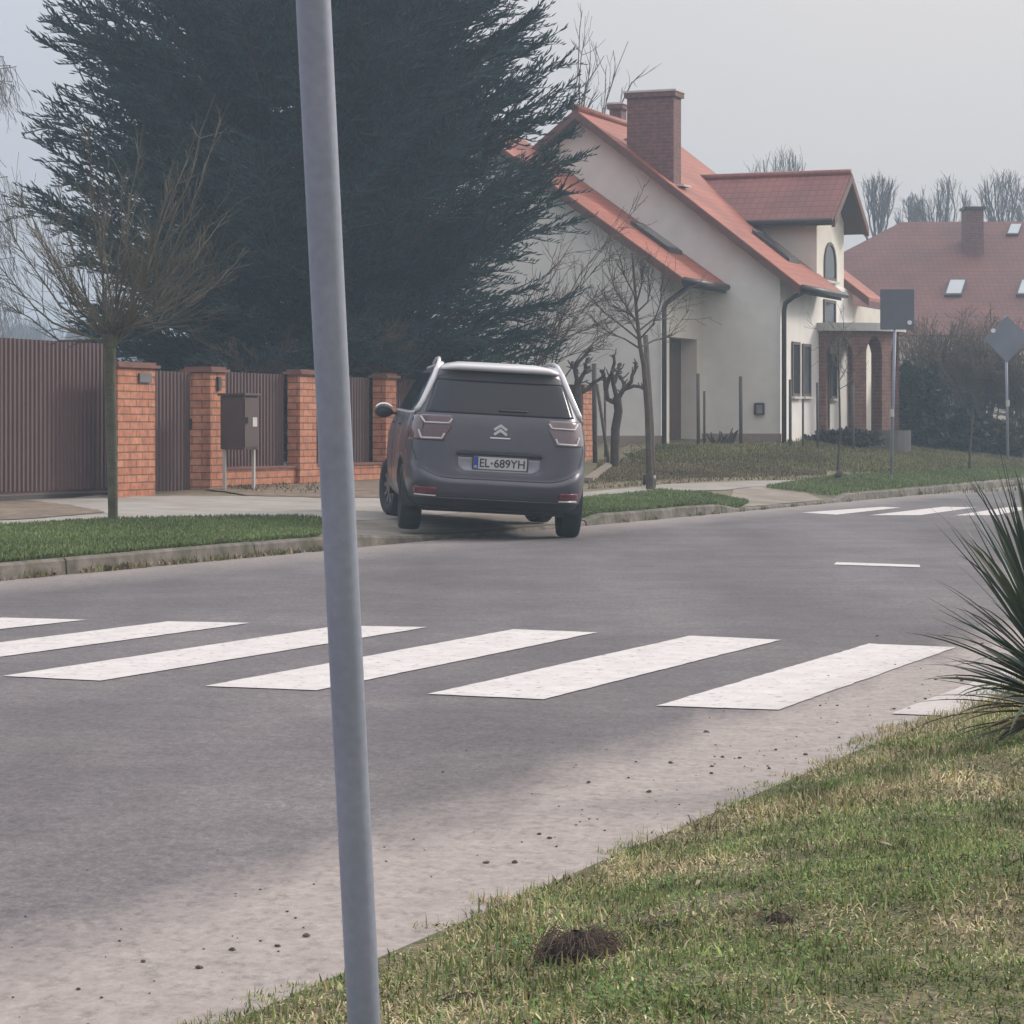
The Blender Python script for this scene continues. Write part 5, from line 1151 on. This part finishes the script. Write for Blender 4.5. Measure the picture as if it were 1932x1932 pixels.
# rear glass, upper strip painted black as the spoiler's shadow, spoiler
gw = lambda z: .735 - .30 * (z - 1.12) - .12 * max(0, z - 1.42) * 1.5 - .09 * max(0, (z - 1.49) / .05) ** 2
patch('rear_window', lin(1.125, 1.455, 16), lambda z: -gw(z), gw, .006, m_cglass, car, 40)
patch('spoiler_shadow_band', lin(1.458, 1.545, 8), lambda z: -gw(z), gw, .008, m_blackp, car, 40)
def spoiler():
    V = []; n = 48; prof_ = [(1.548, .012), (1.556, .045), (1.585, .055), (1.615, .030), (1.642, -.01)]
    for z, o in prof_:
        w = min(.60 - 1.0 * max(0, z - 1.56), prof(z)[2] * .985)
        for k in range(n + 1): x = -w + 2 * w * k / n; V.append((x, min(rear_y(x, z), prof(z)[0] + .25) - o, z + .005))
    w_ = n + 1; return mk('spoiler', V, [(i * w_ + k, i * w_ + k + 1, (i + 1) * w_ + k + 1, (i + 1) * w_ + k) for i in range(len(prof_) - 1) for k in range(n)], m_silver, car, True)  # silver colour stands in for bright sky reflected on the dark spoiler
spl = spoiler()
patch('wiper', lin(1.168, 1.182, 2), lambda z: -.02, lambda z: .26, .02, m_blackp, car, 12, .012)
# lower dark bumper
lz = lin(.262, .365, 10)
patch('lower_bumper', lz, lambda z: -prof(z)[2] * .93, lambda z: prof(z)[2] * .93, .006, m_blackp, car, 50, .01)
# plate recess, plate, writing
patch('plate_surround', lin(.585, .715, 6), lambda z: -.40 + .06 * sm(.63 - z, 0, .05), lambda z: .40 - .06 * sm(.63 - z, 0, .05), .003, m_silver if False else mat('satin_trim', (.22, .22, .25), .4, .05, 4, metal=.3), car, 20, .008)
patch('plate_slot', lin(.735, .757, 2), lambda z: -.42, lambda z: .42, .004, m_blackp, car, 16, .01)
px_ = .012; yp = rear_y(0, .67) - .022
mb = MB(); mb.box((px_ - .262, yp, .612), (px_ + .262, yp + .012, .728)); plate = mb.build('number_plate', m_white_pl, car, bevel=.004)
mb = MB(); mb.box((px_ - .258, yp - .0025, .616), (px_ - .215, yp - .0005, .724)); mb.build('blue_band', m_pblue, plate)
mb = MB(); x0, x1, z0, z1 = px_ - .262, px_ + .262, .612, .728; mb.box((x0 - .012, yp - .004, z0 - .012), (x1 + .012, yp + .004, z0 - .0005)); mb.box((x0 - .012, yp - .004, z1 + .0005), (x1 + .012, yp + .004, z1 + .012)); mb.box((x0 - .012, yp - .004, z0), (x0 - .0005, yp + .004, z1)); mb.box((x1 + .0005, yp - .004, z0), (x1 + .012, yp + .004, z1)); mb.build('plate_frame', m_blackp, plate)
def text(s, x, z, h, w, m, parent, y):
    cu = bpy.data.curves.new('writing', 'FONT'); cu.body = s; cu.size = 1; cu.extrude = .004; cu.offset = .012; cu.align_x = 'LEFT'
    o = bpy.data.objects.new('writing', cu); col.objects.link(o); bpy.context.view_layer.update()
    me = bpy.data.meshes.new_from_object(o.evaluated_get(bpy.context.evaluated_depsgraph_get())); bpy.data.objects.remove(o)
    co = np.array([v.co[:] for v in me.vertices]); mn, mxx = co.min(0), co.max(0)
    for v in me.vertices:
        q = v.co; v.co = Vector((x + (q.x - mn[0]) / (mxx[0] - mn[0]) * w, y - .002 + .001 * (q.z > 0) * -1, z + (q.y - mn[1]) / (mxx[1] - mn[1]) * h))
    me.materials.clear(); me.materials.append(m); ob = bpy.data.objects.new('writing', me); col.objects.link(ob); ob.parent = parent; return ob
text('EL', px_ - .200, .632, .076, .095, m_ink, plate, yp); text('689YH', px_ - .060, .632, .076, .300, m_ink, plate, yp)
mb = MB(); mb.tube([(px_ - .083, yp - .002, .668), (px_ - .083, yp - .0005, .668)], .011, 12); mb.build('seal', m_pblue, plate)
text('PL', px_ - .250, .622, .022, .026, m_white, plate, yp - .0025)
# emblem: two chevrons over a bar
em = MB(); 
for zb in (.968, 1.012):
    for sgn in (-1, 1):
        P = [(sgn * .070, zb - .028), (0, zb + .020), (0, zb - .012), (sgn * .056, zb - .048)]
        y = rear_y(0, zb) - .018; em.prism([(x, y, z) for x, z in P], (0, .016, 0))
emo = em.build('emblem', m_chrome, car)
patch('trim_bar', lin(.893, .905, 2), lambda z: -.10, lambda z: .10, .008, m_silver, car, 8, .01)
# tail lamps with two light bars each
def tube_on(name, pts, r, m, parent, off=.012):
    mb = MB(); mb.tube([(x, rear_y(x, z) - off, z) for x, z in pts], r, 6); return mb.build(name, m, parent, True)
def dens(P, n=6):
    o = []
    for a, b in zip(P, P[1:]): o += [(a[0] + (b[0] - a[0]) * k / n, a[1] + (b[1] - a[1]) * k / n) for k in range(n)]
    return o + [P[-1]]
for sgn in (-1, 1):
    lens_l = lambda z: .475 + .07 * sm(1.0 - z, 0, .14)
    lens_r = lambda z: prof(z)[2] * .955
    if sgn > 0: ln_ = patch('tail_lamp', lin(.848, 1.098, 12), lens_l, lens_r, .008, m_lens2, car, 20)
    else: ln_ = patch('tail_lamp', lin(.848, 1.098, 12), lambda z: -lens_r(z), lambda z: -lens_l(z), .008, m_lens, car, 20)
    for P in ([(.475, 1.060), (.505, 1.015), (.735, 1.010), (.775, 1.072)], [(.545, .918), (.570, .872), (.765, .868), (.79, .935)]):
        tube_on('light_bar', dens([(sgn * x, z) for x, z in P]), .0105, m_led, ln_, .016)
    mb = MB(); P = [(.60, .862), (.80, .868), (.80, .872)]
    if sgn > 0: patch('reflector', lin(.365, .425, 4), lambda z: .60, lambda z: .815, .012, m_redl, car, 10)
    else: patch('reflector', lin(.365, .425, 4), lambda z: -.815, lambda z: -.60, .012, m_redl, car, 10)
    tube_on('reflector_trim', dens([(sgn * .60, .358), (sgn * .80, .358)]), .006, m_silver, car, .014)
seam = [(x, .52 + .16 * max(0, (abs(x) - .45) / .42) ** 2.2) for x in lin(-.80, .80, 40)]
tube_on('tailgate_seam', seam, .0055, m_blackp, car, .001)
for sgn in (-1, 1): tube_on('lamp_seam', dens([(sgn * .80, .66), (sgn * .835, .76), (sgn * .845, .84)], 5), .004, m_blackp, car, .001)
tube_on('bumper_crease', dens([(-.84, .345), (.84, .345)], 30), .006, m_car, car, .012)
# side glass, silver hoop round it, roof rails, mirrors, door lines, handles
for sgn in (-1, 1):
    V = []; zl2 = lin(1.13, 1.515, 12); n = 26
    for z in zl2:
        f = (z - 1.13) / .385; ya = -.40 + .16 * f + .1 * f ** 4; yb_ = prof(z)[1] - .30 - .10 * f
        for k in range(n + 1): y = ya + (yb_ - ya) * k / n; V.append((sgn * (side_x(y, z) + .005), y, z))
    w = n + 1; o = mk('side_window', V, [(i * w + k, i * w + k + 1, (i + 1) * w + k + 1, (i + 1) * w + k) for i in range(12) for k in range(n)], m_cglass, car, True)
    hp = []
    for (y, z) in ((1.75, 1.525), (1.2, 1.572), (.6, 1.60), (.1, 1.612), (-.15, 1.60), (-.30, 1.555), (-.385, 1.46), (-.44, 1.34), (-.485, 1.22), (-.49, 1.15), (-.42, 1.112), (-.2, 1.105), (.3, 1.105), (1.2, 1.105), (2.3, 1.105)):
        hp.append((sgn * (side_x(y, z) + .008), y, z))
    pts = []
    for a, b in zip(hp, hp[1:]): pts += [tuple(a[q] + (b[q] - a[q]) * k / 4 for q in range(3)) for k in range(4)]
    pts.append(hp[-1]); N_ = len(pts)
    mb = MB(); mb.tube(pts, [(.016 if k < 10 else (.032 if k < 38 else .014)) for k in range(N_)], 8); mb.build('window_trim', m_silver, car, True)
    rl = [(sgn * x, y, z) for x, y, z in ((.545, 1.45, 1.575), (.56, 1.2, 1.635), (.575, .6, 1.672), (.58, .1, 1.672), (.595, -.15, 1.645), (.62, -.30, 1.575), (.655, -.39, 1.47))]
    mb = MB(); mb.tube(rl, [.011, .014, .015, .017, .019, .019, .015], 8); mb.build('roof_rail', m_silver, car, True)
    # mirror
    bm = bmesh.new(); bmesh.ops.create_uvsphere(bm, u_segments=16, v_segments=10, radius=1); bmesh.ops.scale(bm, vec=(.10, .06, .07), verts=bm.verts); bmesh.ops.translate(bm, vec=(sgn * 1.02, 2.02, 1.075), verts=bm.verts)
    me = bpy.data.meshes.new('mirror'); bm.to_mesh(me); bm.free(); me.materials.append(m_blackp); mo = bpy.data.objects.new('mirror', me); col.objects.link(mo); mo.parent = car
    for f_ in me.polygons: f_.use_smooth = True
    mb = MB(); mb.box((min(sgn * .86, sgn * .96), 2.0, 1.045), (max(sgn * .86, sgn * .96), 2.06, 1.075)); mb.build('mirror_arm', m_blackp, mo)
    mb = MB(); mb.tube([(sgn * (1.02 + .085 * math.cos(t)), 1.975, 1.105 + .058 * math.sin(t)) for t in lin(.2, 2.9, 8)], .018, 6); mb.build('mirror_trim', m_chrome, mo, True)
    for (yy, nm) in ((.42, 'door_line'), (1.55, 'door_line'), (-.36, 'door_line')):
        mb = MB(); zz = lin(.75 if yy < 0 else .42, 1.09, 14); mb.tube([(sgn * (side_x(yy, z) - .002), yy, z) for z in zz], .005, 5); mb.build(nm, m_blackp, car, True)
    for yy in (.55, 1.68):
        mb = MB(); mb.tube([(sgn * (side_x(yy + k * .03, .97) + .018), yy + k * .03, .97) for k in range(7)], .012, 6); mb.build('door_handle', m_car, car, True)
# wheels
def wheel(x, y, steer, sgn):
    prof_w = [(.20, .06), (.225, .095), (.27, .107), (.31, .104), (.326, .085), (.331, .05), (.332, 0), (.331, -.05), (.326, -.085), (.31, -.104), (.27, -.107), (.225, -.095), (.20, -.06)]; n = 40
    V = [(o, math.cos(2 * math.pi * k / n) * r, math.sin(2 * math.pi * k / n) * r) for r, o in prof_w for k in range(n)]
    Fq = [(i * n + k, i * n + (k + 1) % n, (i + 1) * n + (k + 1) % n, (i + 1) * n + k) for i in range(len(prof_w) - 1) for k in range(n)]
    w = bpy.data.objects.new('wheel', None); col.objects.link(w); w.parent = car; w.location = (x, y, .332); w.rotation_euler = (0, 0, steer)
    mk('tyre', V, Fq, m_tyre, w, True)
    mb = MB(); mb.tube([(sgn * .03, 0, 0), (sgn * .055, 0, 0)], .215, 32)
    for k in range(10):
        a = 2 * math.pi * k / 10; c, s_ = math.cos(a), math.sin(a); mb.prism([(sgn * .056, c * .05 - s_ * .018, s_ * .05 + c * .018), (sgn * .056, c * .05 + s_ * .018, s_ * .05 - c * .018), (sgn * .056, c * .2 + s_ * .022, s_ * .2 - c * .022), (sgn * .056, c * .2 - s_ * .022, s_ * .2 + c * .022)], (sgn * .022, 0, 0))
    mb.tube([(sgn * .056, 0, 0), (sgn * .09, 0, 0)], .055, 16); mb.build('rim', m_rim, w)
for y, st in ((0, 0.0), (2.84, R(14))):
    for sgn in (-1, 1): wheel(sgn * .80, y, st, sgn)
    for sgn in (-1, 1):
        V = []; n = 20
        for k in range(n + 1):
            t = -.2 + (math.pi + .4) * k / n; V += [(sgn * .64, y + math.cos(t) * .39, .33 + math.sin(t) * .39), (sgn * .89, y + math.cos(t) * .39, .33 + math.sin(t) * .39)]
        mk('wheel_well', V, [(2 * i, 2 * i + 1, 2 * i + 3, 2 * i + 2) for i in range(n)], m_blackp, car, True)
mb = MB(); mb.box((-.70, -.45, .22), (.70, .35, .30)); mb.tube([(-.62, 0, .30), (.62, 0, .30)], .05, 8); mb.box((-.72, .42, .185), (.72, 2.42, .27)); mb.box((-.55, 2.43, .185), (.55, 3.4, .27)); mb.build('underbody_light_block', m_blackp, car)  # car floor and axle; low boxes extended down to block light beneath

ZW = ((0, .25, .4, .67, 1.0, 1.125, 1.655, 2), (0, .25, .435, .725, 1.08, 1.195, 1.715, 2.06))
def warp(o):
    if o.type == 'MESH':
        for v in o.data.vertices: v.co.z = float(np.interp(v.co.z, *ZW))
    for c in o.children: warp(c)
for c in car.children:
    if c.name.split('.')[0] not in ('wheel', 'wheel_well', 'underbody_light_block'): warp(c)

# ------------------------------------------------------------------ air
hm_ = bpy.data.materials.new('haze_air'); hm_.use_nodes = True; t = hm_.node_tree; t.nodes.clear()
pv = t.nodes.new('ShaderNodeVolumePrincipled'); om = t.nodes.new('ShaderNodeOutputMaterial'); t.links.new(pv.outputs[0], om.inputs['Volume'])
pv.inputs['Density'].default_value = .0024; pv.inputs['Color'].default_value = (.66, .84, 1.0, 1); pv.inputs['Anisotropy'].default_value = .2
mb = MB(); mb.box((-430, -250, -1.6), (430, 440, 16.5)); hz_ = stuff(mb.build('haze', hm_)); hz_['label'] = 'thin pale winter haze over the whole street'
